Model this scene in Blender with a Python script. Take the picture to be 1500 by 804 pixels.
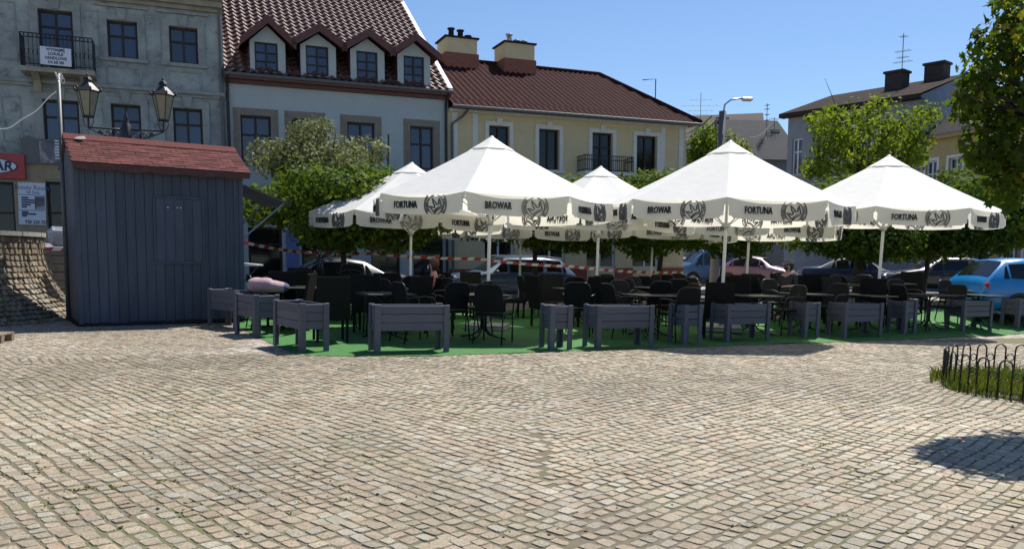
import bpy, bmesh, math, random
from mathutils import Vector, Matrix, noise
R = math.radians
rnd = random.Random(7)
for o in list(bpy.data.objects): bpy.data.objects.remove(o)
SC = bpy.context.scene; COL = SC.collection

# ------------------------------------------------------------------ camera, sky, sun, exposure
F = 1170.0; H = 1.48; BETA = .027; HY = 376.0; TP = .1; CX = 750.0; CY = HY + F*TP
# the square falls slightly to the right of true level: world Z = normal of the square, MG = the level frame
MG = Matrix.Translation((0,0,H)) @ Matrix.Rotation(-BETA,4,'Y') @ Matrix.Translation((0,0,-H))
cd = bpy.data.cameras.new('camera'); cam = bpy.data.objects.new('camera', cd); COL.objects.link(cam)
cd.sensor_fit = 'HORIZONTAL'; cd.sensor_width = 36; cd.lens = F/1500*36
cd.shift_y = (CY-402)/1500; cd.clip_start = .05; cd.clip_end = 2000
cam.matrix_world = MG @ Matrix.Translation((0,0,H)) @ Matrix.Rotation(R(90)-math.atan(TP),4,'X')
SC.camera = cam
SUN_EL, SUN_AZ = R(58), R(30)
w = bpy.data.worlds.new('World'); SC.world = w; w.use_nodes = True
nt = w.node_tree; bg = nt.nodes['Background']
sky = nt.nodes.new('ShaderNodeTexSky'); sky.sky_type = 'NISHITA'; sky.sun_disc = False
sky.sun_elevation = SUN_EL; sky.sun_rotation = SUN_AZ; sky.air_density = 1.0; sky.dust_density = .25; sky.ozone_density = 2.6
tint = nt.nodes.new('ShaderNodeMix'); tint.data_type = 'RGBA'; tint.blend_type = 'MULTIPLY'; tint.inputs[0].default_value = 1
tint.inputs[7].default_value = (.92,1.03,1.16,1); nt.links.new(sky.outputs[0], tint.inputs[6]); nt.links.new(tint.outputs[2], bg.inputs[0]); bg.inputs[1].default_value = .076
sl = bpy.data.lights.new('sun','SUN'); sl.energy = 5.0; sl.angle = R(.5); sl.color = (1,.95,.86)
so = bpy.data.objects.new('sun', sl); COL.objects.link(so); so.location = (10,14,30)
sd = Vector((math.sin(SUN_AZ)*math.cos(SUN_EL), math.cos(SUN_AZ)*math.cos(SUN_EL), math.sin(SUN_EL)))
so.rotation_euler = (-sd).to_track_quat('-Z','Y').to_euler()
SC.view_settings.view_transform = 'Standard'; SC.view_settings.look = 'None'
SC.view_settings.exposure = 0.56; SC.view_settings.gamma = 1.0; SC.view_settings.use_curve_mapping = False

# ------------------------------------------------------------------ pixel helpers (a pixel gives a direction only)
CAM = Vector((0,0,H)); MG3 = MG.to_3x3()
_c = 1/math.sqrt(1+TP*TP); _s = TP*_c
def ray(px, py):
    q = (CY-py)/F
    return MG3 @ Vector(((px-CX)/F, _c+q*_s, -_s+q*_c))
def gp(px, py, z=0.0):
    d = ray(px,py); t = (z-H)/d.z
    return CAM + d*t
def at(px, py, depth):
    d = ray(px,py); return CAM + d*(depth/d.y)
YAW = R(22.7); E = Vector((math.cos(YAW), math.sin(YAW),0)); N = Vector((-math.sin(YAW), math.cos(YAW),0))
def mn(p): return p.x*E.x+p.y*E.y, p.x*N.x+p.y*N.y
def xy(m,n): return Vector((m*E.x+n*N.x, m*E.y+n*N.y, 0))
def sstep(a,b,x):
    t = min(1,max(0,(x-a)/(b-a))); return t*t*(3-2*t)
def gz(x,y):
    n = x*N.x+y*N.y
    return BETA*x*(sstep(11.8,14.5,n) if x > 0 else sstep(20,25,n))
def onground(p, dz=0): return Vector((p.x,p.y,gz(p.x,p.y)+dz))

# ------------------------------------------------------------------ materials
def newmat(name):
    m = bpy.data.materials.new(name); m.use_nodes = True
    return m, m.node_tree, m.node_tree.nodes['Principled BSDF']
def ramp(nt, fac, stops):
    r = nt.nodes.new('ShaderNodeValToRGB'); e = r.color_ramp.elements
    while len(e) < len(stops): e.new(.5)
    for i,(p,c) in enumerate(stops): e[i].position = p; e[i].color = (*c,1)
    nt.links.new(fac, r.inputs[0]); return r.outputs[0]
def noi(nt, scale, detail=6, rough=.6, vec=None, dist=0):
    n = nt.nodes.new('ShaderNodeTexNoise'); n.inputs['Scale'].default_value = scale
    n.inputs['Detail'].default_value = detail; n.inputs['Roughness'].default_value = rough; n.inputs['Distortion'].default_value = dist
    if vec is None:
        tc = nt.nodes.new('ShaderNodeTexCoord'); vec = tc.outputs['Object']
    nt.links.new(vec, n.inputs['Vector']); return n.outputs['Fac']
def bump(nt, b, h, strength=.3, dist=.01):
    n = nt.nodes.new('ShaderNodeBump'); n.inputs['Strength'].default_value = strength; n.inputs['Distance'].default_value = dist
    nt.links.new(h, n.inputs['Height']); nt.links.new(n.outputs[0], b.inputs['Normal'])
def mixc(nt, fac, a, b, mode='MIX'):
    n = nt.nodes.new('ShaderNodeMix'); n.data_type = 'RGBA'; n.blend_type = mode
    if isinstance(fac,(int,float)): n.inputs[0].default_value = fac
    else: nt.links.new(fac, n.inputs[0])
    for k,v in ((6,a),(7,b)):
        if isinstance(v,tuple): n.inputs[k].default_value = (*v,1)
        else: nt.links.new(v, n.inputs[k])
    return n.outputs[2]
def pm(name, c1, c2=None, scale=6, rough=.8, bmp=.2, bd=.01, metal=0, stretch=None, rand=0, spec=.5, coat=0):
    """noise between two colours, optional stretch (grain), optional per-object brightness"""
    m, nt, b = newmat(name)
    if c2 is None: c2 = tuple(x*.8 for x in c1)
    tc = nt.nodes.new('ShaderNodeTexCoord'); vec = tc.outputs['Object']
    if stretch:
        mp = nt.nodes.new('ShaderNodeMapping'); mp.inputs['Scale'].default_value = stretch
        nt.links.new(vec, mp.inputs[0]); vec = mp.outputs[0]
    f = noi(nt, scale, vec=vec)
    col = ramp(nt, f, [(.32,c2),(.68,c1)])
    if rand:
        oi = nt.nodes.new('ShaderNodeObjectInfo')
        r = ramp(nt, oi.outputs['Random'], [(0,(1-rand,)*3),(1,(1+rand*.4,)*3)])
        col = mixc(nt, 1.0, col, r, 'MULTIPLY')
    nt.links.new(col, b.inputs['Base Color'])
    b.inputs['Roughness'].default_value = rough; b.inputs['Metallic'].default_value = metal
    b.inputs['Specular IOR Level'].default_value = spec; b.inputs['Coat Weight'].default_value = coat
    b.inputs['Coat Roughness'].default_value = .04
    if bmp: bump(nt, b, noi(nt, scale*5, 4, vec=vec), bmp, bd)
    return m
def leafmat(name, stops, trans=.45, rough=.7, scale=.9):
    """leaf colour from a face attribute, diffuse plus translucent"""
    m, nt, b = newmat(name)
    at_ = nt.nodes.new('ShaderNodeAttribute'); at_.attribute_name = 'tone'
    col = ramp(nt, at_.outputs['Fac'], stops)
    nt.links.new(col, b.inputs['Base Color']); b.inputs['Roughness'].default_value = rough
    b.inputs['Specular IOR Level'].default_value = .12
    tr = nt.nodes.new('ShaderNodeBsdfTranslucent')
    c2 = mixc(nt, 1.0, col, (1.25,1.2,.55), 'MULTIPLY'); nt.links.new(c2, tr.inputs[0])
    mx = nt.nodes.new('ShaderNodeMixShader'); mx.inputs[0].default_value = trans
    nt.links.new(b.outputs[0], mx.inputs[1]); nt.links.new(tr.outputs[0], mx.inputs[2])
    nt.links.new(mx.outputs[0], nt.nodes['Material Output'].inputs[0])
    return m
def clothmat(name, col, trans):
    m, nt, b = newmat(name)
    c = ramp(nt, noi(nt, 3), [(.3,tuple(x*.93 for x in col)),(.7,col)])
    nt.links.new(c, b.inputs['Base Color']); b.inputs['Roughness'].default_value = .7
    bump(nt, b, noi(nt, 5, 3), .25, .03)
    tr = nt.nodes.new('ShaderNodeBsdfTranslucent'); tr.inputs[0].default_value = (*[x*k for x,k in zip(col,(1,.97,.86))],1)
    mx = nt.nodes.new('ShaderNodeMixShader'); mx.inputs[0].default_value = trans
    nt.links.new(b.outputs[0], mx.inputs[1]); nt.links.new(tr.outputs[0], mx.inputs[2])
    nt.links.new(mx.outputs[0], nt.nodes['Material Output'].inputs[0])
    return m
M = {}
def stonemat(name):
    m, nt, b = newmat(name)
    a = nt.nodes.new('ShaderNodeAttribute'); a.attribute_name = 'stone'
    f = noi(nt, 70, 5, .85); f2 = noi(nt, 9, 3)
    sp = ramp(nt, f, [(.34,(.40,.39,.37)),(.48,(1,1,1)),(.64,(1.45,1.43,1.4))])
    sp2 = ramp(nt, f2, [(.3,(.82,.80,.76)),(.65,(1.05,1.05,1.05))])
    c = mixc(nt, 1, a.outputs['Color'], sp, 'MULTIPLY'); c = mixc(nt, 1, c, sp2, 'MULTIPLY')
    nt.links.new(c, b.inputs['Base Color']); b.inputs['Roughness'].default_value = .72
    b.inputs['Specular IOR Level'].default_value = .4
    bump(nt, b, noi(nt, 38, 6, .65), .7, .006)
    return m
M['stone'] = stonemat('granite_setts')
def jointmat():
    m, nt, b = newmat('sand_joints')
    f = noi(nt, .9, 5); f2 = noi(nt, 14, 4)
    moss = ramp(nt, f, [(.44,(0,0,0)),(.62,(1,1,1))])
    sand = ramp(nt, f2, [(.3,(.095,.078,.054)),(.7,(.16,.134,.094))])  # sand, darkened to stand in for shadow the flush joints lack
    c = mixc(nt, moss, sand, (.11,.112,.05))
    nt.links.new(c, b.inputs['Base Color']); b.inputs['Roughness'].default_value = .95
    bump(nt, b, noi(nt, 60, 5), .6, .01); return m
M['joint'] = jointmat()
def farcobble():
    m, nt, b = newmat('far_setts')
    tc = nt.nodes.new('ShaderNodeTexCoord'); mp = nt.nodes.new('ShaderNodeMapping'); mp.inputs['Rotation'].default_value = (0,0,R(45))
    nt.links.new(tc.outputs['Object'], mp.inputs[0])
    v = nt.nodes.new('ShaderNodeTexVoronoi'); v.inputs['Scale'].default_value = 8; v.inputs['Randomness'].default_value = .6
    nt.links.new(mp.outputs[0], v.inputs['Vector'])
    c = ramp(nt, v.outputs['Color'], [(.1,(.30,.26,.22)),(.5,(.38,.33,.28)),(.9,(.42,.39,.36))])
    d = ramp(nt, v.outputs['Distance'], [(.35,(1,1,1)),(.6,(.45,.42,.38))])
    nt.links.new(mixc(nt,1,c,d,'MULTIPLY'), b.inputs['Base Color']); b.inputs['Roughness'].default_value = .85
    return m
M['far'] = farcobble()
M['asphalt'] = pm('asphalt',(.10,.10,.105),(.065,.065,.07),3,.85,.4,.005)
M['paving'] = pm('concrete_paving',(.34,.32,.30),(.26,.25,.23),4,.85,.3,.004)
M['earth'] = pm('earth',(.12,.10,.07),(.08,.07,.045),9,.95,.5,.02)
M['turf'] = pm('green_turf',(.034,.165,.026),(.022,.105,.019),7,.9,.9,.012)
M['grey_paint'] = pm('grey_paint_boards',(.106,.108,.138),(.080,.082,.106),9,.55,.25,.004,stretch=(1,1,6),rand=.16)
M['kiosk_paint'] = pm('blue_grey_kiosk_boards',(.060,.078,.114),(.040,.053,.081),1.6,.65,.35,.005,stretch=(5,5,.8),rand=.22)
M['kiosk_trim'] = pm('blue_grey_trim',(.060,.075,.103),(.042,.054,.077),6,.6,.2)
M['shingle'] = pm('red_bitumen_shingle',(.150,.049,.043),(.095,.033,.031),26,.95,.7,.004,rand=.45,spec=.2)
M['shingle_edge'] = pm('shingle_underlay',(.10,.045,.04),(.07,.035,.03),10,.9,.3)
M['rattan'] = pm('dark_woven_rattan',(.012,.011,.011),(.007,.007,.007),60,.6,.9,.006,spec=.2)
def weave():
    m, nt, b = newmat('woven_strands')
    tc = nt.nodes.new('ShaderNodeTexCoord')
    w1 = nt.nodes.new('ShaderNodeTexChecker'); w1.inputs['Scale'].default_value = 70
    w1.inputs[1].default_value = (.014,.013,.013,1); w1.inputs[2].default_value = (.006,.006,.006,1)
    nt.links.new(tc.outputs['Object'], w1.inputs['Vector']); nt.links.new(w1.outputs[0], b.inputs['Base Color'])
    b.inputs['Specular IOR Level'].default_value = .2; b.inputs['Roughness'].default_value = .6; bump(nt, b, w1.outputs['Fac'], .7, .004); return m
M['weave'] = weave()
M['black_metal'] = pm('black_metal',(.016,.016,.018),(.011,.011,.012),20,.38,.05,spec=.5)
M['cast_iron'] = pm('black_iron',(.012,.012,.013),(.02,.018,.017),25,.5,.3,.004)
M['table_top'] = pm('dark_table_top',(.018,.017,.017),(.011,.010,.010),12,.3,.05)
M['canopy'] = clothmat('white_canopy_cloth',(.93,.92,.90),.38)
M['valance'] = clothmat('white_valance_cloth',(.92,.91,.88),.62)
M['ink'] = pm('black_print',(.028,.028,.03),(.022,.022,.024),10,.7,0)
M['ink_grey'] = pm('grey_print',(.19,.19,.195),(.155,.155,.16),10,.7,0)
M['white_metal'] = pm('white_metal',(.72,.72,.70),(.66,.66,.64),8,.4,.05)
M['alu'] = pm('aluminium',(.5,.5,.5),(.4,.4,.4),8,.4,.05,metal=.8)
M['concrete'] = pm('concrete',(.34,.33,.31),(.24,.235,.22),7,.9,.4,.01)
M['glass'] = pm('window_glass',(.030,.048,.105),(.020,.033,.078),1.2,.06,0,spec=.9,rand=.5)  # blue of the reflected sky is put into the pane colour
M['glass_dark'] = pm('shop_glass',(.010,.011,.014),(.006,.007,.009),1.2,.08,0,spec=.5)
M['glass_milk'] = pm('milky_lantern_glass',(.24,.23,.15),(.19,.18,.12),6,.35,0)
M['frame_brown'] = pm('dark_brown_frame',(.030,.018,.015),(.020,.012,.010),10,.6,.1)
M['frame_white'] = pm('white_frame',(.70,.71,.72),(.62,.63,.64),10,.5,.05)
M['frame_steel'] = pm('painted_steel',(.085,.095,.105),(.065,.072,.08),10,.5,.1)
M['frame_grey'] = pm('grey_frame',(.12,.12,.12),(.09,.09,.09),10,.5,.05)
M['white_plaster'] = pm('pale_plaster',(.40,.44,.45),(.36,.40,.41),2,.9,.25,.01)
M['trim_tan'] = pm('tan_stucco_frame',(.24,.21,.17),(.19,.165,.135),5,.85,.2)
M['yellow_plaster'] = pm('cream_yellow_plaster',(.62,.50,.30),(.55,.44,.26),2,.9,.25,.01)
M['yellow_white'] = pm('cream_white_trim',(.66,.64,.60),(.58,.56,.52),5,.8,.15)
M['plinth_red'] = pm('red_plinth',(.30,.075,.045),(.22,.055,.035),3,.85,.3)
M['brown_tile'] = pm('dark_brown_roof_tile',(.050,.019,.019),(.034,.013,.013),3,.75,.3,.01,spec=.02)
M['pan_tile'] = pm('brown_pan_tile',(.125,.060,.050),(.080,.038,.033),3,.45,.3,.01,spec=.5)
M['roof_trim'] = pm('red_brown_fascia',(.115,.040,.035),(.085,.030,.026),5,.6,.15)
M['brick_base'] = pm('red_brick_chimney_base',(.26,.10,.06),(.19,.07,.045),8,.85,.3)
M['dark_roof'] = pm('dark_felt_roof',(.034,.033,.035),(.024,.024,.026),2,.9,.3,spec=.05)
M['grey_roof'] = pm('grey_sheet_roof',(.050,.053,.062),(.036,.039,.046),2,.8,.3,spec=.08)
M['brown_roof'] = pm('brown_felt_roof',(.045,.036,.032),(.032,.026,.024),2,.9,.3,spec=.03)
M['soot_brick'] = pm('sooty_chimney',(.055,.042,.038),(.035,.028,.026),6,.9,.4)
M['grey_plaster'] = pm('blue_grey_plaster',(.23,.25,.29),(.19,.21,.245),2,.9,.25)
M['party_wall'] = pm('grey_party_wall',(.22,.26,.34),(.185,.22,.29),1.5,.9,.25)
M['ochre_plaster'] = pm('ochre_plaster',(.45,.36,.17),(.39,.31,.145),2,.9,.25)
M['bark'] = pm('bark',(.085,.068,.052),(.05,.04,.03),10,.95,.9,.03,stretch=(3,3,.6))
M['wood_raw'] = pm('raw_pallet_wood',(.24,.19,.13),(.17,.13,.09),6,.8,.3,.004,stretch=(1,8,8))
def oldplaster():
    m, nt, b = newmat('weathered_grey_plaster')
    f = noi(nt, .55, 8, .68, dist=.4); f2 = noi(nt, 2.2, 7, .7); f3 = noi(nt, 14, 4)
    c = ramp(nt, f, [(.30,(.175,.19,.20)),(.48,(.29,.32,.315)),(.66,(.37,.40,.38))])
    st = ramp(nt, f2, [(.32,(.34,.32,.29)),(.45,(.92,.92,.92)),(.62,(1.12,1.12,1.1)),(.72,(1.25,1.25,1.22))])
    c = mixc(nt,1,c,st,'MULTIPLY'); nt.links.new(c, b.inputs['Base Color']); b.inputs['Roughness'].default_value = .92
    bump(nt, b, f2, .5, .03); return m
M['old'] = oldplaster()
M['old_trim'] = pm('weathered_trim',(.33,.35,.33),(.20,.215,.21),2.5,.9,.5,.02)
M['old_cornice'] = pm('stained_cornice',(.36,.34,.26),(.20,.185,.15),2,.9,.5,.02)
M['shop_tan'] = pm('tan_shopfront',(.36,.29,.18),(.28,.22,.14),3,.85,.2)
M['red_sign'] = pm('red_sign_panel',(.42,.05,.045),(.36,.04,.04),4,.5,0)
M['white_sign'] = pm('white_sign_panel',(.62,.66,.72),(.56,.60,.66),4,.5,0)
M['navy'] = pm('navy_print',(.03,.035,.09),(.025,.03,.075),4,.6,0)
M['blue_line'] = pm('blue_print',(.12,.16,.34),(.10,.14,.30),4,.6,0)
def poster():
    m, nt, b = newmat('photo_poster')
    f = noi(nt, 1.6, 4, .6, dist=1.2)
    c = ramp(nt, f, [(.30,(.03,.03,.05)),(.45,(.13,.11,.14)),(.56,(.34,.30,.33)),(.7,(.22,.24,.34))])
    nt.links.new(c, b.inputs['Base Color']); b.inputs['Roughness'].default_value = .4; return m
M['poster'] = poster()
M['tape_red'] = pm('red_tape',(.50,.035,.03),(.45,.03,.025),5,.4,0)
M['tape_white'] = pm('white_tape',(.72,.70,.68),(.66,.64,.62),5,.4,0)
M['skin'] = pm('skin',(.52,.31,.23),(.46,.27,.20),8,.55,.05)
M['hair'] = pm('red_brown_hair',(.085,.030,.018),(.05,.02,.012),30,.5,.4,.004)
M['pink_cloth'] = pm('coral_top',(.50,.16,.15),(.42,.13,.125),9,.85,.3)
M['dark_cloth'] = pm('dark_clothes',(.030,.032,.040),(.02,.022,.028),9,.85,.3)
M['mask'] = pm('pale_blue_mask',(.50,.58,.64),(.45,.52,.58),9,.8,.1)
M['pillow'] = pm('dusty_pink_cushion',(.40,.27,.29),(.33,.22,.24),5,.9,.4,.02)
M['pillow_end'] = pm('navy_cushion_end',(.05,.075,.16),(.035,.05,.12),5,.9,.3)
M['tyre'] = pm('tyre_rubber',(.014,.014,.015),(.010,.010,.011),20,.8,.2)
M['rim'] = pm('alloy_rim',(.42,.42,.43),(.35,.35,.36),8,.3,0,metal=.7)
M['red_lens'] = pm('red_lamp_lens',(.45,.02,.025),(.35,.015,.02),8,.15,0)
M['clear_lens'] = pm('headlamp_lens',(.45,.47,.50),(.38,.40,.42),8,.12,0)
M['car_trim'] = pm('black_car_trim',(.015,.015,.016),(.011,.011,.012),9,.5,0)
def carpaint(name, c): return pm(name, c, tuple(x*.88 for x in c), 2, .34, 0, coat=.6)
def wrap():
    m, nt, b = newmat('shrink_wrap')
    f = noi(nt, 3, 6, .7, dist=.8)
    c = ramp(nt, f, [(.35,(.24,.25,.28)),(.6,(.44,.46,.50)),(.8,(.62,.64,.68))])
    nt.links.new(c, b.inputs['Base Color']); b.inputs['Roughness'].default_value = .22
    bump(nt, b, f, .8, .03); return m
M['wrap'] = wrap()
M['paver_stack'] = pm('stacked_grey_pavers',(.20,.185,.175),(.13,.12,.115),5,.9,.4)
M['g_maple'] = leafmat('globe_maple_leaf',[(0,(.045,.080,.013)),(.5,(.085,.140,.020)),(.85,(.15,.195,.028)),(1,(.22,.20,.035))],.40)
M['g_fore'] = leafmat('maple_leaf',[(0,(.038,.066,.011)),(.5,(.080,.13,.017)),(.82,(.16,.19,.024)),(1,(.38,.30,.04))],.58)  # yellowest tones colour in the sunlit patches of the crown
M['g_blossom'] = leafmat('pale_blossom_leaf',[(0,(.10,.125,.055)),(.5,(.17,.19,.09)),(1,(.40,.41,.29))],.3)
M['g_light'] = leafmat('spring_leaf',[(0,(.10,.155,.02)),(.6,(.17,.235,.028)),(1,(.25,.29,.05))],.5)
M['fallen'] = leafmat('dry_leaf',[(0,(.03,.02,.012)),(1,(.09,.06,.03))],.1)
M['g_grass'] = leafmat('grass_blade',[(0,(.06,.105,.016)),(.6,(.115,.165,.024)),(1,(.21,.20,.06))],.35)
# ------------------------------------------------------------------ mesh helpers
class MB:
    def __init__(s): s.v = []; s.f = []; s.m = []
    def add(s, vs, fs, T=None, mi=0):
        b = len(s.v)
        s.v += [tuple(T @ Vector(p)) if T is not None else tuple(p) for p in vs]
        s.f += [tuple(b+i for i in f) for f in fs]; s.m += [mi]*len(fs); return s
    def box(s, x0,x1,y0,y1,z0,z1, T=None, mi=0, bev=0):
        if bev <= 0:
            v = [(x,y,z) for z in (z0,z1) for y in (y0,y1) for x in (x0,x1)]
            return s.add(v, [(0,2,3,1),(4,5,7,6),(0,1,5,4),(2,6,7,3),(0,4,6,2),(1,3,7,5)], T, mi)
        b = min(bev,(x1-x0)*.45,(y1-y0)*.45,(z1-z0)*.45)   # chamfered box
        v = []; idx = {}
        for sx in (0,1):
            for sy in (0,1):
                for sz in (0,1):
                    X=(x0,x1)[sx]; Y=(y0,y1)[sy]; Z=(z0,z1)[sz]; dx=(b,-b)[sx]; dy=(b,-b)[sy]; dz=(b,-b)[sz]
                    for k,p in enumerate(((X,Y+dy,Z+dz),(X+dx,Y,Z+dz),(X+dx,Y+dy,Z))):
                        idx[(sx,sy,sz,k)] = len(v); v.append(p)
        f = []
        g = lambda *a: idx[a]
        for q in (0,1):
            a=[g(q,0,0,0),g(q,1,0,0),g(q,1,1,0),g(q,0,1,0)]; f.append(a if q else a[::-1])
            a=[g(0,q,0,1),g(0,q,1,1),g(1,q,1,1),g(1,q,0,1)]; f.append(a if q else a[::-1])
            a=[g(0,0,q,2),g(1,0,q,2),g(1,1,q,2),g(0,1,q,2)]; f.append(a if q else a[::-1])
        for p in (0,1):
            for q in (0,1):
                a=[g(0,p,q,1),g(1,p,q,1),g(1,p,q,2),g(0,p,q,2)]; f.append(a if (p^q) else a[::-1])
                a=[g(p,0,q,0),g(p,1,q,0),g(p,1,q,2),g(p,0,q,2)]; f.append(a[::-1] if (p^q) else a)
                a=[g(p,q,0,0),g(p,q,1,0),g(p,q,1,1),g(p,q,0,1)]; f.append(a if (p^q) else a[::-1])
                for r in (0,1):
                    a=[g(p,q,r,0),g(p,q,r,1),g(p,q,r,2)]; f.append(a if (p+q+r)%2 else a[::-1])
        return s.add(v, f, T, mi)
    def tube(s, pts, r, n=6, T=None, cap=True, mi=0):
        pts = [Vector(p) for p in pts]; rs = r if isinstance(r,(list,tuple)) else [r]*len(pts)
        v = []; f = []; up = Vector((0,0,1)); prev = None
        for i,p in enumerate(pts):
            d = (pts[min(i+1,len(pts)-1)]-pts[max(i-1,0)]).normalized()
            if prev is None:
                a = d.cross(up)
                if a.length < .05: a = d.cross(Vector((1,0,0)))
                a.normalize()
            else:
                a = prev - d*prev.dot(d)
                if a.length < .01: a = d.cross(Vector((1,0,.3)))
                a.normalize()
            prev = a; b = d.cross(a)
            for k in range(n):
                t = 2*math.pi*k/n; v.append(p+(a*math.cos(t)+b*math.sin(t))*rs[i])
        for i in range(len(pts)-1):
            for k in range(n):
                f.append((i*n+k, i*n+(k+1)%n, (i+1)*n+(k+1)%n, (i+1)*n+k))
        if cap: f.append(tuple(range(n))[::-1]); f.append(tuple((len(pts)-1)*n+k for k in range(n)))
        return s.add(v, f, T, mi)
    def lathe(s, prof, n=16, T=None, mi=0, a0=0, a1=2*math.pi):
        v = []; f = []; full = abs(a1-a0-2*math.pi) < 1e-6; c = n if full else n+1
        for (r,z) in prof:
            for k in range(c):
                t = a0+(a1-a0)*k/n; v.append((r*math.cos(t), r*math.sin(t), z))
        for i in range(len(prof)-1):
            for k in range(n):
                k2 = (k+1)%c; f.append((i*c+k, i*c+k2, (i+1)*c+k2, (i+1)*c+k))
        return s.add(v, f, T, mi)
    def prism(s, poly, y0, y1, T=None, mi=0):
        """polygon in (x,z) extruded along y"""
        n = len(poly); v = [(x,y0,z) for x,z in poly]+[(x,y1,z) for x,z in poly]
        f = [tuple(range(n)), tuple(range(2*n-1,n-1,-1))]+[(i,i+n,(i+1)%n+n,(i+1)%n) for i in range(n)]
        return s.add(v, f, T, mi)
    def mesh(s, name, mats, smooth=False):
        me = bpy.data.meshes.new(name); me.from_pydata(s.v, [], s.f)
        for m in (mats if isinstance(mats,(list,tuple)) else [mats]): me.materials.append(M[m] if isinstance(m,str) else m)
        if any(s.m): me.polygons.foreach_set('material_index', s.m)
        if smooth: me.polygons.foreach_set('use_smooth', [True]*len(me.polygons))
        me.update(); return me
    def build(s, name, mats, parent=None, smooth=False, **k):
        return obj(name, s.mesh(name, mats, smooth), parent, **k)
def obj(name, me, parent=None, loc=None, rz=0, mw=None):
    o = bpy.data.objects.new(name, me); COL.objects.link(o)
    if parent: o.parent = parent
    if loc is not None: o.location = loc
    if rz: o.rotation_euler = (0,0,rz)
    if mw is not None: o.matrix_basis = mw
    return o
def tag(o, label, cat, group=None):
    o['label'] = label; o['category'] = cat
    if group: o['group'] = group
    return o
def thing(name, label, cat, loc=(0,0,0), rz=0, group=None, mw=None):
    o = obj(name, None, None, loc, rz, mw); o.empty_display_size = .2
    return tag(o, label, cat, group)
def struct(o): o['kind'] = 'structure'; return o
def stuff(o): o['kind'] = 'stuff'; return o
KIDS = {}
def copy_tree(src, loc=None, rz=None, label=None):
    def kids(o): return [c for c in bpy.data.objects if c.parent == o]
    if src.name not in KIDS:
        KIDS[src.name] = [(c, kids(c)) for c in kids(src)]
    r = src.copy(); COL.objects.link(r)
    if loc is not None: r.location = loc
    if rz is not None: r.rotation_euler = (0,0,rz)
    if label: r['label'] = label
    for c, gs in KIDS[src.name]:
        d = c.copy(); COL.objects.link(d); d.parent = r
        for g in gs:
            h = g.copy(); COL.objects.link(h); h.parent = d
    return r
def text_mesh(s, size, ext=.003, bold=.0, xs=1.0, mat='ink', align='CENTER'):
    cu = bpy.data.curves.new('t','FONT'); cu.body = s; cu.size = size; cu.extrude = ext; cu.offset = bold
    cu.align_x = align; cu.align_y = 'CENTER'; cu.resolution_u = 2
    o = bpy.data.objects.new('t', cu); COL.objects.link(o)
    bpy.context.view_layer.update()
    dg = bpy.context.evaluated_depsgraph_get()
    me = bpy.data.meshes.new_from_object(o.evaluated_get(dg)); bpy.data.objects.remove(o); bpy.data.curves.remove(cu)
    for v in me.vertices: v.co.x *= xs; v.co = Vector((v.co.x, -v.co.z, v.co.y))   # stand the text up, facing -y
    me.materials.clear(); me.materials.append(M[mat]); me.update(); return me
def leaves(name, mat, pts, parent=None, size=.1, shape='quad', seed=1, tone=None, up=.35):
    """pts: list of (position, outward normal); many small leaf faces in one mesh"""
    r = random.Random(seed); v = []; f = []; tn = []
    if shape == 'quad': base = [(-.0,-.5),(.36,0),(0,.55),(-.36,0)]; faces=[(0,1,2,3)]
    elif shape == 'maple':
        base = [(0,-.5),(.12,-.22),(.46,-.30),(.38,-.02),(.55,.22),(.22,.20),(0,.62),(-.22,.20),(-.55,.22),(-.38,-.02),(-.46,-.30),(-.12,-.22)]
        faces = [tuple(range(12))]
    else: base = [(-.03,0),(.03,0),(.012,.6),(.0,1),(-.012,.6)]; faces=[(0,1,2,3,4)]
    for i,(p,n) in enumerate(pts):
        n = Vector(n) + Vector((r.gauss(0,.55), r.gauss(0,.55), r.gauss(0,.55)+up))
        if n.length < .01: n = Vector((0,0,1))
        n.normalize(); a = n.orthogonal().normalized()
        ang = r.uniform(0,6.283); b = n.cross(a); a2 = a*math.cos(ang)+b*math.sin(ang); b2 = n.cross(a2)
        s = size*r.uniform(.65,1.3); k = len(v)
        for j,(x,y) in enumerate(base):
            bend = -.22*abs(x)*s if shape != 'quad' else -.15*abs(x)*s
            v.append(p + a2*(x*s) + b2*(y*s) + n*bend)
        for q in faces: f.append(tuple(k+t for t in q))
        t = r.random() if tone is None else tone(p, r)
        tn += [t]*len(faces)
    me = bpy.data.meshes.new(name); me.from_pydata([tuple(x) for x in v], [], f); me.materials.append(M[mat])
    at_ = me.attributes.new('tone','FLOAT','FACE'); at_.data.foreach_set('value', tn); me.update()
    return obj(name, me, parent)
def blob_points(blobs, n, r, shell=.55):
    """blobs: (center, rx, ry, rz); points mostly in the outer shell of each"""
    wts = [b[1]*b[3] for b in blobs]; out = []
    for _ in range(n):
        c,rx,ry,rz = r.choices(blobs, wts)[0]
        d = Vector((r.gauss(0,1),r.gauss(0,1),r.gauss(0,1))).normalized()
        k = (r.uniform(shell**3,1))**(1/3)*r.uniform(.88,1.10)
        out.append((Vector(c)+Vector((d.x*rx,d.y*ry,d.z*rz))*k, d))
    return out

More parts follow.
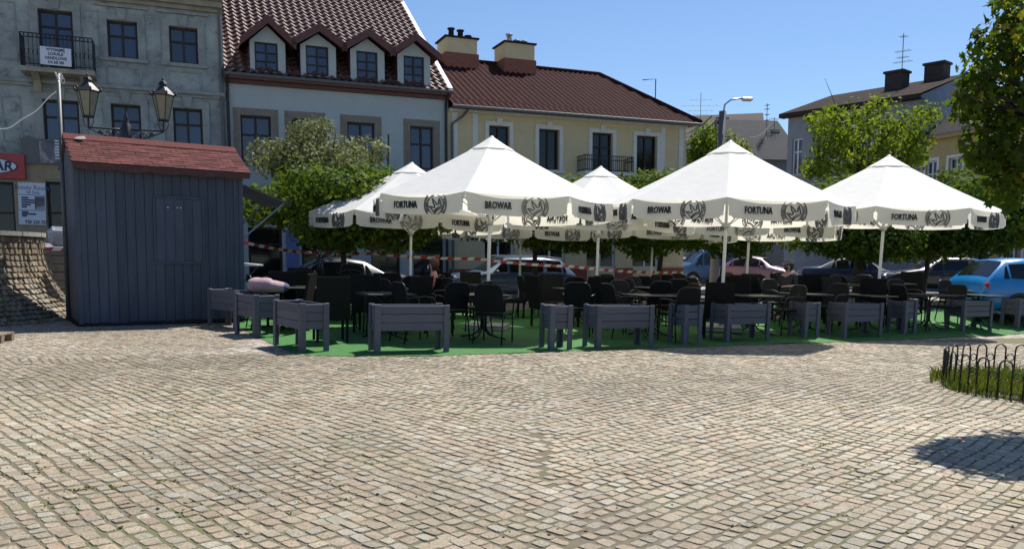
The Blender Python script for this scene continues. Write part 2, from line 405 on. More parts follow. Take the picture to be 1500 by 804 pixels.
# ------------------------------------------------------------------ the ground
def lattice(ml, nl, zoff, name, mat, nf=None):
    v = []; f = []
    for m in ml:
        n0 = nf(m) if nf else None
        for n in nl:
            nn = n if nf is None else n0+(nl[-1]-n0)*n
            if nf: nn = n0+(NB-n0)*n
            p = xy(m,nn); v.append((p.x,p.y,gz(p.x,p.y)+zoff+(max(0,.012*noise.noise(Vector((m*2.1,nn*2.1,5)))+(.02*max(0,noise.noise(Vector((m*1.1,0,2)))) if n == 0 else 0)) if nf else 0)))
    c = len(nl)
    for i in range(len(ml)-1):
        for j in range(c-1): f.append((i*c+j,(i+1)*c+j,(i+1)*c+j+1,i*c+j+1))
    me = bpy.data.meshes.new(name); me.from_pydata(v,[],f); me.materials.append(M[mat]); me.update()
    return obj(name, me)
def fr(a,b,s):
    out = []; x = a
    while x < b-1e-6: out.append(x); x += s
    return out+[b]
ML = [-400,-150,-60]+fr(-30,40,1.0)+[60,150,400]
NL = [-60,-20]+fr(-5,11,2)+fr(11.25,15,.25)+fr(16,27,1)+[35,60,150,600]
struct(lattice(ML,NL,-.02,'ground','paving'))
NLc = fr(-5,11,2)+fr(11.25,15,.25)+fr(16,21,1)
cob = struct(lattice(fr(-30,40,1.0),NLc,.0062,'cobbled_square','joint'))
# far part of the square whose setts are too small to pick apart
struct(lattice(fr(-30,40,1.0),fr(11.75,15,.25)+fr(16,21,1),.0075,'far_cobbles','far'))
struct(lattice(fr(-30,40,1.0)+[60],fr(22,26,1)+[27.4],-.012,'road','asphalt'))
mb = MB()
for n in (21.0,27.4):
    for m in fr(-30,39,1.0):
        a = onground(xy(m,n)); b = onground(xy(m+.99,n)); c = onground(xy(m+.99,n+.14)); d = onground(xy(m,n+.14))
        vs = [(p.x,p.y,p.z+h) for h in (-.05,.11) for p in (a,b,c,d)]
        mb.add(vs,[(0,3,2,1),(4,5,6,7),(0,1,5,4),(1,2,6,5),(2,3,7,6),(3,0,4,7)])
struct(mb.build('kerb','concrete'))

# setts: every stone real geometry; the 300 largest in the picture are parts, the rest one "stuff" part
PAL = [((.325,.270,.208),7),((.345,.278,.210),5),((.315,.292,.248),4),((.355,.334,.290),3.4),((.40,.385,.345),1.8),((.340,.252,.192),4),((.285,.238,.186),3),((.350,.296,.226),5),((.285,.270,.236),2)]
def proj(p):
    q = cam.matrix_world.inverted() @ p
    return CX+F*q.x/-q.z, CY-F*q.y/-q.z
CINV = cam.matrix_world.inverted()
stones = []
S2 = math.sqrt(.5)
r = random.Random(3)
def pk(): return r.choices([c for c,_ in PAL],[k for _,k in PAL])[0]
for fam in (0,1):
  a = -4.0
  while a < 24:
      cw = r.uniform(.084,.112); b = -14.0 + r.uniform(0,.1)
      while b < 24:
          ln = r.uniform(.075,.142)
          ca, cb = a+cw/2, b+ln/2
          X = (ca-cb)*S2; Y = (ca+cb)*S2
          if fam: X = .6-X
          b += ln
          if (X > .3+.5*noise.noise(Vector((Y*.8,4,1)))) != bool(fam): continue
          if Y < 3.2 or Y > 16: continue
          if abs(X) > .68*Y+1.3: continue
          n_ = X*N.x+Y*N.y
          if n_ > 11.9 and X > -4.2: continue
          wob = noise.noise(Vector((X*.55,Y*.55,0)))*.10; wob2 = noise.noise(Vector((X*.55+9,Y*.55,3)))*.10
          w3 = noise.noise(Vector((X*1.9,Y*1.9,11)))*.035; w4 = noise.noise(Vector((X*1.9,Y*1.9,23)))*.035
          stones.append((Y, ca+wob+w3, cb+wob2+w4, cw, ln, X, fam))
      a += cw
stones.sort(key=lambda t: t[0])
def stone_geo(ca, cb, cw, ln, fine, rr, fam):
    gw, gl = rr.uniform(.002,.009), rr.uniform(.001,.007); hw, hl = cw/2-gw, ln/2-gl; j = .011
    cs = [(-hw,-hl),(hw,-hl),(hw,hl),(-hw,hl)]
    cs = [(x+rr.uniform(-j,j*.5)*(1 if x>0 else -1), y+rr.uniform(-j,j*.5)*(1 if y>0 else -1)) for x,y in cs]
    oct_ = []
    for i in range(4):
        p0 = cs[i-1]; p1 = cs[i]; p2 = cs[(i+1)%4]; t = rr.uniform(.05,.19)
        oct_.append((p1[0]+(p0[0]-p1[0])*t, p1[1]+(p0[1]-p1[1])*t)); oct_.append((p1[0]+(p2[0]-p1[0])*t, p1[1]+(p2[1]-p1[1])*t))
    top = max(.008,rr.gauss(.0115,.0018)); tx = rr.gauss(0,.022); ty = rr.gauss(0,.022)
    rings = [(1.0,-.012,0)]+([(.985,.55,1)] if fine else [])+[(.91 if fine else .93,1.0,1)]
    v = []
    for k,h,use in rings:
        for x,y in oct_:
            z = h if not use else top*h+(x*tx+y*ty)*k
            A = ca+x*k; B = cb+y*k; X=(A-B)*S2; Y=(A+B)*S2
            if fam: X = .6-X
            v.append((X,Y,z+gz(X,Y)))
    f = []
    for q in range(len(rings)-1):
        for i in range(8): f.append((q*8+i,q*8+(i+1)%8,(q+1)*8+(i+1)%8,(q+1)*8+i))
    f.append(tuple((len(rings)-1)*8+i for i in range(8)))
    if fam: f = [q[::-1] for q in f]
    return v,f
vis = [s for s in stones if abs(s[5]) < .645*s[0]+.05 and s[0] > 4.02]
top300 = set(id(s) for s in sorted(vis, key=lambda s: -(s[3]*s[4])/s[0]**3)[:300])
AV, AF, AC = [], [], []
for s in stones:
    Y,ca,cb,cw,ln,X,fam = s
    c = pk(); c = tuple(x*.68+y*.32 for x,y in zip(c,(.332,.284,.222))); k = r.uniform(.88,1.10); pat = .86+.28*(noise.noise(Vector((X*.35,Y*.35,7)))+.5)+.18*noise.noise(Vector((X*1.3,Y*1.3,3))); c = (c[0]*k*pat*.87,c[1]*k*pat*.865,c[2]*k*pat*.81)
    if id(s) in top300:
        v,f = stone_geo(ca,cb,cw,ln,True,r,fam)
        me = bpy.data.meshes.new('sett'); me.from_pydata(v,[],f); me.materials.append(M['stone'])
        at_ = me.attributes.new('stone','FLOAT_COLOR','FACE'); at_.data.foreach_set('color', list((*c,1))*len(f)); me.update()
        obj('sett', me, cob)
    else:
        v,f = stone_geo(ca,cb,cw,ln,Y<7.5,r,fam); b0 = len(AV); AV += v; AF += [tuple(b0+i for i in q) for q in f]; AC += [*c,1]*len(f)
me = bpy.data.meshes.new('setts'); me.from_pydata(AV,[],AF); me.materials.append(M['stone'])
at_ = me.attributes.new('stone','FLOAT_COLOR','FACE'); at_.data.foreach_set('color', AC); me.update()
stuff(obj('setts', me, cob))
# weeds in the joints
pts = []
for k in range(340):
    if k < 190: c = gp(r.uniform(-60,560), r.uniform(540,760))
    elif k < 270: c = gp(r.uniform(450,1500), r.uniform(505,560))
    else: c = gp(r.uniform(1180,1500), r.uniform(590,760))
    for q in range(r.randint(6,34)):
        pts.append((Vector((c.x+r.gauss(0,.03),c.y+r.gauss(0,.03),.0)), (r.gauss(0,.5),r.gauss(0,.5),0)))
g = leaves('weeds','g_grass',pts,None,.035,'quad',5,up=.2)
tag(g,'small green weeds sprouting in the joints of the cobbles','weeds'); stuff(g)

pts = []
for k in range(90):
    c = gp(r.uniform(40,1500), r.uniform(525,790)); pts.append((Vector((c.x,c.y,.016)),(0,0,1.5)))
g = leaves('fallen_leaves','fallen',pts,None,.030,'quad',6,up=2.5)
tag(g,'tiny dry brown leaves and bits scattered over the cobbles','leaf litter'); stuff(g)

# green artificial turf of the terrace
NB = 20.4
_tf = [(300,455),(345,476),(372,492),(398,512),(440,522),(540,523.5),(640,523),(700,520),(860,514.5),(1000,510),(1140,505),(1300,499.5),(1480,492),(1560,489)]
_tm = sorted(mn(gp(x,y)) for x,y in _tf)
def nfront(m):
    if m <= _tm[0][0]: return _tm[0][1]
    for (m0,n0),(m1,n1) in zip(_tm,_tm[1:]):
        if m <= m1: return n0+(n1-n0)*(m-m0)/(m1-m0) + .015*math.sin(m*5)
    return _tm[-1][1]
struct(lattice(fr(_tm[0][0],_tm[-1][0],.3), [i/70 for i in range(71)], .016, 'artificial_turf','turf', nfront))
# ------------------------------------------------------------------ planters
PH = .715
def planter(A, B, sx, sy, label):
    """A front-left foot corner, B a point further along the front edge (ground points)"""
    d = (B-A); d.z = 0; d.normalize(); rz = math.atan2(d.y,d.x)
    t = thing('planter', label, 'planter', onground(A,.014), rz, 'grey wooden planters along the terrace edge')
    pw, th = .088, .022
    for cx,cy,qx,qy in ((0,0,1,1),(sx,0,-1,1),(sx,sy,-1,-1),(0,sy,1,-1)):
        m = MB(); jz = rnd.uniform(-.004,.004)
        x0,x1 = sorted((cx,cx+qx*pw)); y0,y1 = sorted((cy,cy+qy*th)); m.box(x0,x1,y0,y1,0,PH+jz,bev=.003)
        x0,x1 = sorted((cx,cx+qx*th)); y0,y1 = sorted((cy+qy*(th+.0015),cy+qy*pw)); m.box(x0,x1,y0,y1,0,PH+jz,bev=.003)
        m.build('corner_post','grey_paint',t)
    bz = .325; bh = (PH-.012-bz)/3
    for k in range(3):
        z0 = bz+k*bh+.005; z1 = bz+(k+1)*bh-.004
        for y in (.024,sy-.044):
            j = rnd.uniform(-.002,.002); MB().box(.026,sx-.026,y+j,y+.02+j,z0,z1,bev=.003).build('board','grey_paint',t)
        for x in (.024,sx-.044):
            j = rnd.uniform(-.002,.002); MB().box(x+j,x+.02+j,.046,sy-.046,z0,z1,bev=.003).build('board','grey_paint',t)
    MB().box(.05,sx-.05,.05,sy-.05,bz+.01,bz+.03).build('base_panel','grey_paint',t)
    return t
LG, SQ, LS = 1.14, .43, .45
pl = [((345,484.5),(380,482.5),.45,1.0,'grey planter beside the kiosk corner, partly behind the pink cushion'),
      ((373,496),(402,494.5),.45,.8,'grey planter second from the kiosk, narrow end facing the square'),
      ((440,518),(485,515.5),.45,1.05,'grey planter standing askew at the bright green corner of the turf'),
      ((549,519.5),(661,517),LG,LS,'long grey planter next to the askew one on the lit green turf'),
      ((805,514),(842,513.2),.40,.42,'square grey planter in front of the rounded armchairs by the second long planter'),
      ((874,512.5),(962,509.5),LG,LS,'long grey planter under the canopy gap between the two large parasols'),
      ((1001,506.5),(1035,505),.43,.43,'square grey planter between two long planters before the second large parasol'),
      ((1064,503),(1140,499.6),LG,LS,'long grey planter right below the second large parasol pole'),
      ((1178,497.5),(1206,496.4),.43,.43,'square grey planter touching the long one near the tall straight chair'),
      ((1236,497.3),(1304,495),LG,LS,'long grey planter in front of the leaning parasol pole'),
      ((1324,493),(1357,491.5),.43,.43,'square grey planter half hidden by the long one, beside the leaning pole'),
      ((1410,490.5),(1469,488),LG,LS,'long grey planter in front of the bright blue car'),
      ((1490,488),(1530,486.3),.43,.43,'square grey planter at the far end of the row beside the blue car')]
for a_,b_,sx,sy,lab in pl: planter(gp(*a_),gp(*b_),sx,sy,lab)

# ------------------------------------------------------------------ parasols
RU, ZE, ZP, VH = 2.42, 2.545, 3.78, .345
SIDE = 2*RU*math.sin(R(22.5)); APO = RU*math.cos(R(22.5))
def logo_mesh():
    m = MB(); e = .003; clip = VH/2-.006
    def ringseg(r0,r1,a0,a1):
        for s in (-1,1):
            pass
        p = []
        for k in range(5):
            t = a0+(a1-a0)*k/4; p.append((math.cos(t),math.sin(t)))
        for (c0,s0),(c1,s1) in zip(p,p[1:]):
            q = [(r0*c0,r0*s0),(r1*c0,r1*s0),(r1*c1,r1*s1),(r0*c1,r0*s1)]
            if max(abs(z) for x,z in q) > clip: continue
            m.prism(q,-e,e)
    RR = .238
    for k in range(60):
        a0 = k*math.pi/30; a1 = a0+math.pi/30
        ringseg(RR-.007,RR,a0,a1); ringseg(RR-.072,RR-.067,a0,a1)
    def line(pts, w):
        for (x0,z0),(x1,z1) in zip(pts,pts[1:]):
            d = Vector((x1-x0,z1-z0)); 
            if d.length < 1e-5: continue
            d.normalize(); nx,nz = -d.y*w/2, d.x*w/2; ex,ez = d.x*w*.4,d.y*w*.4
            m.prism([(x0-ex+nx,z0-ez+nz),(x1+ex+nx,z1+ez+nz),(x1+ex-nx,z1+ez-nz),(x0-ex-nx,z0-ez-nz)],-e,e)
    rot = R(31); k = .128
    def T(x,z): return (k*(x*math.cos(rot)-z*math.sin(rot)), k*(x*math.sin(rot)+z*math.cos(rot)))
    cr = [(-.75,-.75),(-1.0,.35),(-.62,.05)]+[(-.40+.24*math.cos(t),.0+.24*math.sin(t)) for t in [R(150+i*30) for i in range(9)]]+[(-.22,.30),(-.02,.95),(.18,.30)]
    cr += [(.40+.24*math.cos(t),.0+.24*math.sin(t)) for t in [R(150+i*30) for i in range(9)]]+[(.62,.05),(1.0,.35),(.75,-.75)]
    arc = [(.75-1.5*i/8, -.75+.18*(1-((i-4)/4)**2)) for i in range(9)]
    line([T(x,z) for x,z in cr+arc], .0115)
    line([T(.74-1.48*i/8, -.98+.18*(1-((i-4)/4)**2)) for i in range(9)], .0115)
    # lettering round the ring
    for word,c0,sg in (('FORTUNA',-14,1),('BROWAR',182,1)):
        for i,ch in enumerate(word):
            a = R(c0+(i-(len(word)-1)/2)*12.5)
            tm = text_mesh(ch,.050,.003,.0,.9)
            T3 = Matrix.Translation((math.cos(a)*(RR-.037),0,math.sin(a)*(RR-.037))) @ Matrix.Rotation(-(a+math.pi/2),4,'Y')
            vs = [T3 @ v.co for v in tm.vertices]
            if max(abs(v.z) for v in vs) < clip: m.add([tuple(v) for v in vs],[tuple(p.vertices) for p in tm.polygons])
            bpy.data.meshes.remove(tm)
    return m.mesh('emblem','ink_grey')
LOGO = logo_mesh()
TXT = {w_: text_mesh(w_,.172,.003,.002,.64) for w_ in ('FORTUNA','BROWAR')}
def parasol(label, loc, rot, tilt=(0,0), dz=0, par=0):
    t = thing('parasol', label, 'parasol', loc, 0, 'white parasols of the terrace')
    t.rotation_euler = (tilt[0],tilt[1],rot)
    ze, zp = ZE+dz, ZP+dz
    # canopy: eight sagging panels
    m = MB(); NR, NC = 9, 6; rr = random.Random(int(loc.x*100))
    V = lambda k: Vector((RU*math.cos(R(45*k)), RU*math.sin(R(45*k)), ze))
    for k in range(8):
        a, b = V(k), V(k+1); vs = []; fs = []
        for i in range(NR+1):
            u = .03+.97*i/NR
            for j in range(NC+1):
                s = j/NC; p = Vector((0,0,zp)).lerp(a.lerp(b,s),u)
                sag = 4*s*(1-s)*u
                p.z -= .045*sag + .035*math.sin(math.pi*u) - .012*noise.noise(Vector((p.x*2.3,p.y*2.3,rot)))*sag
                p.x *= 1-.012*sag; p.y *= 1-.012*sag
                vs.append(p)
        for i in range(NR):
            for j in range(NC): fs.append((i*(NC+1)+j,(i+1)*(NC+1)+j,(i+1)*(NC+1)+j+1,i*(NC+1)+j+1))
        m.add(vs,fs)
    cano = m.build('canopy','canopy',t,True)
    m = MB(); prof = [(.0,zp+.022),(.05,zp+.012),(.25,zp-.116),(.46,zp-.237)]
    m.lathe(prof,8); m.lathe([(.46,zp-.237),(.461,zp-.244)],8)
    m.build('vent_cap','canopy',t,False)
    m = MB(); m.lathe([(0.0,zp+.045),(.03,zp+.04),(.05,zp+.015)],10); m.build('finial','white_metal',t,True)
    # valances with print; pieces hang free between notches
    for k in range(8):
        mid = R(45*k+22.5); Tm = Matrix.Translation((0,0,ze)) @ Matrix.Rotation(mid+math.pi/2,4,'Z') @ Matrix.Translation((0,-APO,0)) @ Matrix.Rotation(R(rr.uniform(-5,3)),4,'X')
        h = SIDE/2; out = [(-h,0)]
        out += [(-h,-.11)]+[(-h+.035*(1-math.cos(q)),-.11-.05*math.sin(q)) for q in (R(30),R(60),R(90))]
        out += [(-h+.035,-.25)]+[(-h+.035+.05*(1-math.cos(q)),-.27-.05*math.sin(q)) for q in (R(10),R(45),R(90))]
        out = out + [(-x,z) for x,z in out[::-1]]
        # gridded sheet with gentle waves
        NXS = 16; vs = []; fs = []
        xs = [-h+2*h*i/NXS for i in range(NXS+1)]
        def zb(x):
            d_ = h-abs(x)
            if d_ < 1e-6: return -.11
            if d_ < .04: return -.13
            if d_ < .09: return -VH+.03
            return -VH
        xs = sorted(set(xs+[-h+.036,-h+.042,-h+.09,h-.036,h-.042,h-.09]))
        for x in xs:
            sg = (1-(x/h)**2)
            for q in range(4):
                z = zb(x)*q/3 - .045*sg; y = .018*math.sin(x*4+rr.random()*.3+k)*q/3
                vs.append((x,y,z))
        for i in range(len(xs)-1):
            for q in range(3): fs.append((i*4+q,i*4+q+1,(i+1)*4+q+1,(i+1)*4+q))
        me = MB().add(vs,fs).mesh('valance','valance',True)
        va = obj('valance', me, t, mw=Tm)
        wd = 'FORTUNA' if (k+par) % 2 else 'BROWAR'
        # keep print clear of the waving cloth on both faces
        tx = obj('lettering', TXT[wd], va, loc=(-.31*SIDE+.22,0,-.045-VH*.50)); tx.scale = (1,8,1)
        lg = obj('emblem', LOGO, va, loc=(.165*SIDE,0,-.045-VH*.5)); lg.scale = (1,8,1)
    for k in range(8):
        a = V(k); m = MB()
        m.tube([(a.x*.02,a.y*.02,zp-.06),(a.x*.5,a.y*.5,(zp+ze)/2-.075),(a.x*.985,a.y*.985,ze-.02)],.014,5); m.build('rib','white_metal',t)
        m = MB(); m.tube([(a.x*.03,a.y*.03,2.15+dz),(a.x*.5,a.y*.5,(zp+ze)/2-.09)],.011,5); m.build('strut','white_metal',t)
    MB().lathe([(0.034,.06),(.034,zp-.02),(0,zp-.02)],14).build('pole','white_metal',t,True)
    MB().lathe([(.036,2.08+dz),(.075,2.09+dz),(.075,2.19+dz),(.036,2.20+dz)],14).build('runner','white_metal',t,True)
    MB().lathe([(.036,zp-.10),(.08,zp-.09),(.08,zp-.03),(.036,zp-.02)],14).build('hub','white_metal',t,True)
    m = MB(); m.box(-.42,.42,-.42,.42,0,.055,bev=.01); m.box(-.40,.40,-.40,.40,.057,.10,bev=.01); m.lathe([(.045,.1),(.045,.42),(.036,.43)],12)
    m.build('base','concrete',t)
    return t
def uloc(px, py, d):
    p = at(px,py,d); return onground(p,.016)
def facing(loc, off):   # a rib points at the camera, turned by off degrees
    return math.atan2(-loc.y,-loc.x)+R(off)
us = [((718,300),16.1,-10,'large white parasol nearest the long planter on the lit turf, pole among rounded armchairs',(0,.0),0),
      ((1064,320),16.35,0,'large white parasol whose pole stands behind a long planter, before the sparse tree',(.0,.012),0),
      ((1293,330),18.9,-4,'white parasol with clearly leaning pole, nearest the bright blue car',(-.01,.022),.0),
      ((602,330),19.6,-30,'white parasol in front of the round maple and the person in coral',(0,0),-.16),
      ((877,330),20.2,-20,'white parasol between the two large ones, before the balcony of the yellow house',(0,0),-.12),
      ((763,345),23.6,8,'white parasol standing behind the large one, beside the blue estate car',(0,0),-.24),
      ((956,350),23.8,-12,'white parasol in the back row before the red plinth of the yellow house',(0,0),-.24),
      ((1097,350),21.6,12,'white parasol in the back row, next to the person in a cap',(0,0),-.22)]
UL = []
for (px,py),d,off,lab,tilt,dz in us:
    l = uloc(px,py,d); UL.append(l); parasol(lab, l, facing(l,off), tilt, dz, 1 if len(UL) in (2,3) else 0)

# ------------------------------------------------------------------ chairs and tables
def rpanel(m, w, z0, z1, rad, y, th, lean, n=4, T=None):
    """upright rounded panel: bottom at z0, top z1, leaning back"""
    pts = [(-w/2,z0),(w/2,z0)]
    for i in range(n+1):
        t = R(90*i/n); pts.append((w/2-rad+rad*math.cos(t), z1-rad+rad*math.sin(t)))
    for i in range(n+1):
        t = R(90+90*i/n); pts.append((-w/2+rad+rad*math.cos(t), z1-rad+rad*math.sin(t)))
    k = len(pts)
    v = [(x, y+(z-z0)*lean, z) for x,z in pts]+[(x, y+th+(z-z0)*lean, z) for x,z in pts]
    f = [tuple(range(k)),tuple(range(2*k-1,k-1,-1))]+[(i,i+k,(i+1)%k+k,(i+1)%k) for i in range(k)]
    m.add(v,f,T); return pts
def chair_round():
    """sits facing -y; rounded woven back, tubular arms running into the front legs"""
    t = thing('armchair','dark woven armchair with rounded back and looped metal arms on the terrace','chair',group='rounded dark armchairs on the terrace')
    MB().box(-.235,.235,-.23,.22,.415,.45,bev=.012).build('seat','weave',t)
    m = MB(); pts = rpanel(m,.44,.46,.86,.11,.20,.018,.22); m.build('backrest','weave',t)
    m = MB(); m.tube([(x*1.02,.209+(z-.46)*.22,z+.004) for x,z in pts[1:]+[pts[0]]],.011,6); m.build('back_frame','black_metal',t,True)
    for s in (-1,1):
        m = MB(); m.tube([(s*.225,.25,.64),(s*.262,.14,.665),(s*.272,-.04,.672),(s*.270,-.17,.655),(s*.262,-.225,.60),(s*.250,-.235,.50),(s*.243,-.24,.42)],.013,6)
        m.build('arm','black_metal',t,True)
        m = MB(); m.tube([(s*.243,-.24,.42),(s*.238,-.255,.0)],.013,6); m.build('leg','black_metal',t,True)
        m = MB(); m.tube([(s*.222,.21,.47),(s*.228,.245,.30),(s*.232,.30,.0)],.013,6); m.build('leg','black_metal',t,True)
    m = MB(); m.tube([(-.24,-.235,.41),(.24,-.235,.41)],.010,5); m.tube([(-.225,.215,.41),(.225,.215,.41)],.010,5); m.build('seat_frame','black_metal',t,True)
    return t
def chair_high():
    t = thing('high_back_chair','tall dark rattan chair with straight square back on the terrace','chair',group='tall rattan chairs on the terrace')
    MB().box(-.26,.26,-.27,.24,.36,.46,bev=.015).build('seat','rattan',t)
    m = MB(); m.prism([(-.265,.37),(.265,.37),(.265,1.03),(.25,1.045),(-.25,1.045),(-.265,1.03)],0,.05)
    m.v = [(x,.225+y+(z-.37)*.17,z) for x,y,z in m.v]; m.build('backrest','weave',t)
    for s in (-1,1):
        MB().box(s*.232-.021,s*.232+.021,-.262,-.22,0,.365,bev=.004).build('leg','rattan',t)
        MB().box(s*.232-.021,s*.232+.021,.20,.242,0,.365,bev=.004).build('leg','rattan',t)
    return t
def table_proto():
    t = thing('terrace_table','square dark terrace table with curved metal pedestal legs','table',group='dark tables on the terrace')
    MB().box(-.40,.40,-.40,.40,.715,.745,bev=.008).build('table_top','table_top',t)
    m = MB()
    for k in range(4):
        a = R(45+90*k); c,s = math.cos(a),math.sin(a); m.tube([(c*.045,s*.045,.16),(c*.045,s*.045,.58)],.016,6)
    m.build('column','black_metal',t,True)
    for k in range(4):
        a = R(45+90*k); c,s = math.cos(a),math.sin(a)
        m = MB(); m.tube([(c*.045,s*.045,.20),(c*.09,s*.09,.12),(c*.22,s*.22,.05),(c*.42,s*.42,.015)],.016,6); m.build('foot','black_metal',t,True)
        m = MB(); m.tube([(c*.045,s*.045,.55),(c*.09,s*.09,.63),(c*.2,s*.2,.69),(c*.34,s*.34,.712)],.015,6); m.build('bracket','black_metal',t,True)
    return t
CR, CH, TB = chair_round(), chair_high(), table_proto()
CR.scale = (1.08,1.08,1.15); CH.scale = (1.02,1.02,1.02); TB.scale = (1.05,1.05,1.06)
used = {}
occupied = [(l.x,l.y) for l in UL]
def place(proto, p, rz, label=None, dz=.016):
    return copy_tree(proto, onground(p,dz), rz, label)
def bpy_del(o):
    ch = [c for c in bpy.data.objects if c.parent == o]
    for c in ch: bpy.data.objects.remove(c)
    bpy.data.objects.remove(o)
CPOS = []
UD = ['large parasol beside the lit turf','large parasol before the sparse tree','parasol with the leaning pole','parasol beside the round maple','parasol before the small balcony','back parasol beside the estate car','back parasol before the red plinth','back parasol near the capped person']
def where(o, p, what):
    ds = [(math.hypot(l.x-p.x,l.y-p.y),i) for i,l in enumerate(UL)]; d, i = min(ds)
    o['label'] = what+(' under the ' if d < 2.3 else ' next to the ')+UD[i]; o['group'] = o['label'].replace('straight square back','square back')
def chair(kind, p, rz):
    for q in CPOS:
        if (q[0]-p.x)**2+(q[1]-p.y)**2 < .50**2: return
    for q in occupied:
        if (q[0]-p.x)**2+(q[1]-p.y)**2 < .42**2: return
    CPOS.append((p.x,p.y)); where(place(CH if kind == 'h' else CR, p, rz), p, 'tall square-backed rattan chair' if kind == 'h' else 'dark woven armchair with rounded back')
# chairs the photograph shows clearly along the front (pixel of the feet, turn)
front = [('h',(484,501),8),('h',(541,487),-12),('r',(722,503),-18),('r',(656,497),30),('r',(846,493),-6),('r',(955,489),28),
         ('h',(1080,486),-10),('h',(1188,481),3),('r',(1236,478),-38),('h',(1336,474),-14),('h',(597,489),42),('r',(606,502),-60),
         ('h',(404,478),20),('h',(455,470),-25),('r',(520,500),-150),('h',(560,476),12),('r',(640,478),-10),('h',(1048,497),6),('h',(1278,487),-8),('r',(1432,471),-55),('r',(690,490),60),('h',(428,487),75),('r',(905,483),165)]
for k,(px,py),off in front:
    p = gp(px,py); chair(k, p, math.atan2(p.y,p.x)+R(90)+R(off))
TP_ = []
tr = random.Random(12)
def near_table(p): return any((q.x-p.x)**2+(q.y-p.y)**2 < 1.25**2 for q in TP_)
rows = [(12.95,[3.3,5.1,6.7,8.3,10.6,12.2,13.6,15.6,17.2]),(15.3,[2.2,3.9,6.1,7.9,9.9,11.7,13.6,15.4,17.0]),(17.7,[2.6,4.6,6.7,8.6,10.6,12.6,14.6,16.4])]
for ri,(n,ms) in enumerate(rows):
    for m_ in ms:
        p = xy(m_+tr.uniform(-.1,.1), n+tr.uniform(-.15,.15))
        if any((q[0]-p.x)**2+(q[1]-p.y)**2 < .62**2 for q in occupied) or near_table(p): continue
        if any((q[0]-p.x)**2+(q[1]-p.y)**2 < .58**2 for q in CPOS): p = p+N*.45
        if any((q[0]-p.x)**2+(q[1]-p.y)**2 < .52**2 for q in CPOS): continue
        TP_.append(p); a0 = YAW+R(tr.uniform(-8,8)); where(place(TB, p, a0), p, 'square dark terrace table')
for p in TP_:
    kind = 'h' if tr.random() < .25 else 'r'
    for k in range(4):
        if tr.random() < .12: continue
        a = YAW+R(90*k+tr.uniform(-9,9)); d = tr.uniform(.62,.78)
        q = p+Vector((math.cos(a)*d, math.sin(a)*d,0))
        if any((q-t_).length < .60 for t_ in TP_ if t_ is not p): continue
        mm,nn = mn(q)
        if nn < nfront(mm)+.75: continue
        chair(kind, q, a-R(90)+R(tr.uniform(-14,14)))
for o in (CR,CH,TB): bpy_del(o)
KIDS.clear()

# stacked furniture beside the kiosk: a table, stacked armchairs, and a table turned upside down on top
CR2, TB2 = chair_round(), table_proto()
p = at(468,420,17.6); tb = onground(p,.016)
TB2.location = tb; TB2.rotation_euler = (0,0,.5)
TB2['label'] = 'dark terrace table carrying an upturned table with legs in the air'; TB2['group'] = 'stacked furniture near the kiosk'
t2 = copy_tree(TB2, tb+Vector((0,0,.747+.745)), .9, 'upturned dark table with curved legs in the air, resting on another table')
t2.rotation_euler = (math.pi,0,.9)
q = onground(at(507,420,17.2),.016)
for k in range(4):
    o = CR2 if k == 0 else copy_tree(CR2)
    o.location = q+Vector((.02*k,.03*k,.115*k)); o.rotation_euler = (0,0,R(200))
    o['label'] = 'dark armchair in the stack of armchairs beside the upturned table'; o['group'] = 'stacked armchairs by the upturned table'

# dusty pink cushion lying over the planter by the kiosk
p = gp(366,478); p = at(393,427,14.25)
t = thing('cushion','rolled dusty pink cushion with navy end lying on the planter by the kiosk','cushion',(p.x,p.y,PH+.016),R(12)); t.scale = (.95,1.1,1.1)
m = MB(); NS, NT = 16, 14
for mi,(u0,u1,mat) in enumerate(((0,.88,'pillow'),(.88,1,'pillow_end'))):
    m = MB(); vs = []; fs = []
    for i in range(NS+1):
        u = u0+(u1-u0)*i/NS; x = (u-.5)*.78; rad = (1-abs(2*u-1)**5)**.5 if 0 < u < 1 else 0
        for k in range(NT):
            a = 2*math.pi*k/NT; y = .19*math.cos(a)*rad; z = .105+.105*math.sin(a)*rad
            z *= (1.15 if u < .6 else 1.0)-.35*max(0,u-.45)
            vs.append((x,y,max(.002,z)+.01*noise.noise(Vector((x*9,y*9,a)))*rad))
    for i in range(NS):
        for k in range(NT): fs.append((i*NT+k,i*NT+(k+1)%NT,(i+1)*NT+(k+1)%NT,(i+1)*NT+k))
    m.add(vs,fs).build('cover' if mi == 0 else 'end_panel',mat,t,True)

# ------------------------------------------------------------------ kiosk
K0 = gp(118,479); KY = R(35.0); KW, KD, KE = 2.93, 1.7, 3.02
kt = thing('kiosk','blue-grey boarded wooden kiosk with red shingle roof and open side flap','kiosk',onground(K0,0),KY)
kt.rotation_euler = (R(.4),R(-.8),KY)
MB().box(.02,KW-.02,.02,KD-.02,.04,KE-.05).build('carcass','kiosk_trim',kt)
nb = 18; bw = KW/nb
for i in range(nb):
    j = rnd.uniform(-.003,.003); z0 = .06+rnd.uniform(-.015,.015)
    MB().box(i*bw+.003,(i+1)*bw-.003,-.004+j,.018+j,z0,KE,bev=.004).build('plank','kiosk_paint',kt)
for side in (0,1):
    for i in range(11):
        w_ = (KD-.04)/11; y0 = .02+i*w_; j = rnd.uniform(-.002,.002); x0 = -.004 if side == 0 else KW-.018
        zt = KE+.02
        MB().box(x0+j,x0+.022+j,y0+.002,y0+w_-.002,.06,zt,bev=.004).build('plank','kiosk_paint',kt)
for x in (-.02,KW-.06):
    MB().box(x,x+.08,-.028,-.006,.05,KE,bev=.004).build('corner_board','kiosk_trim',kt)
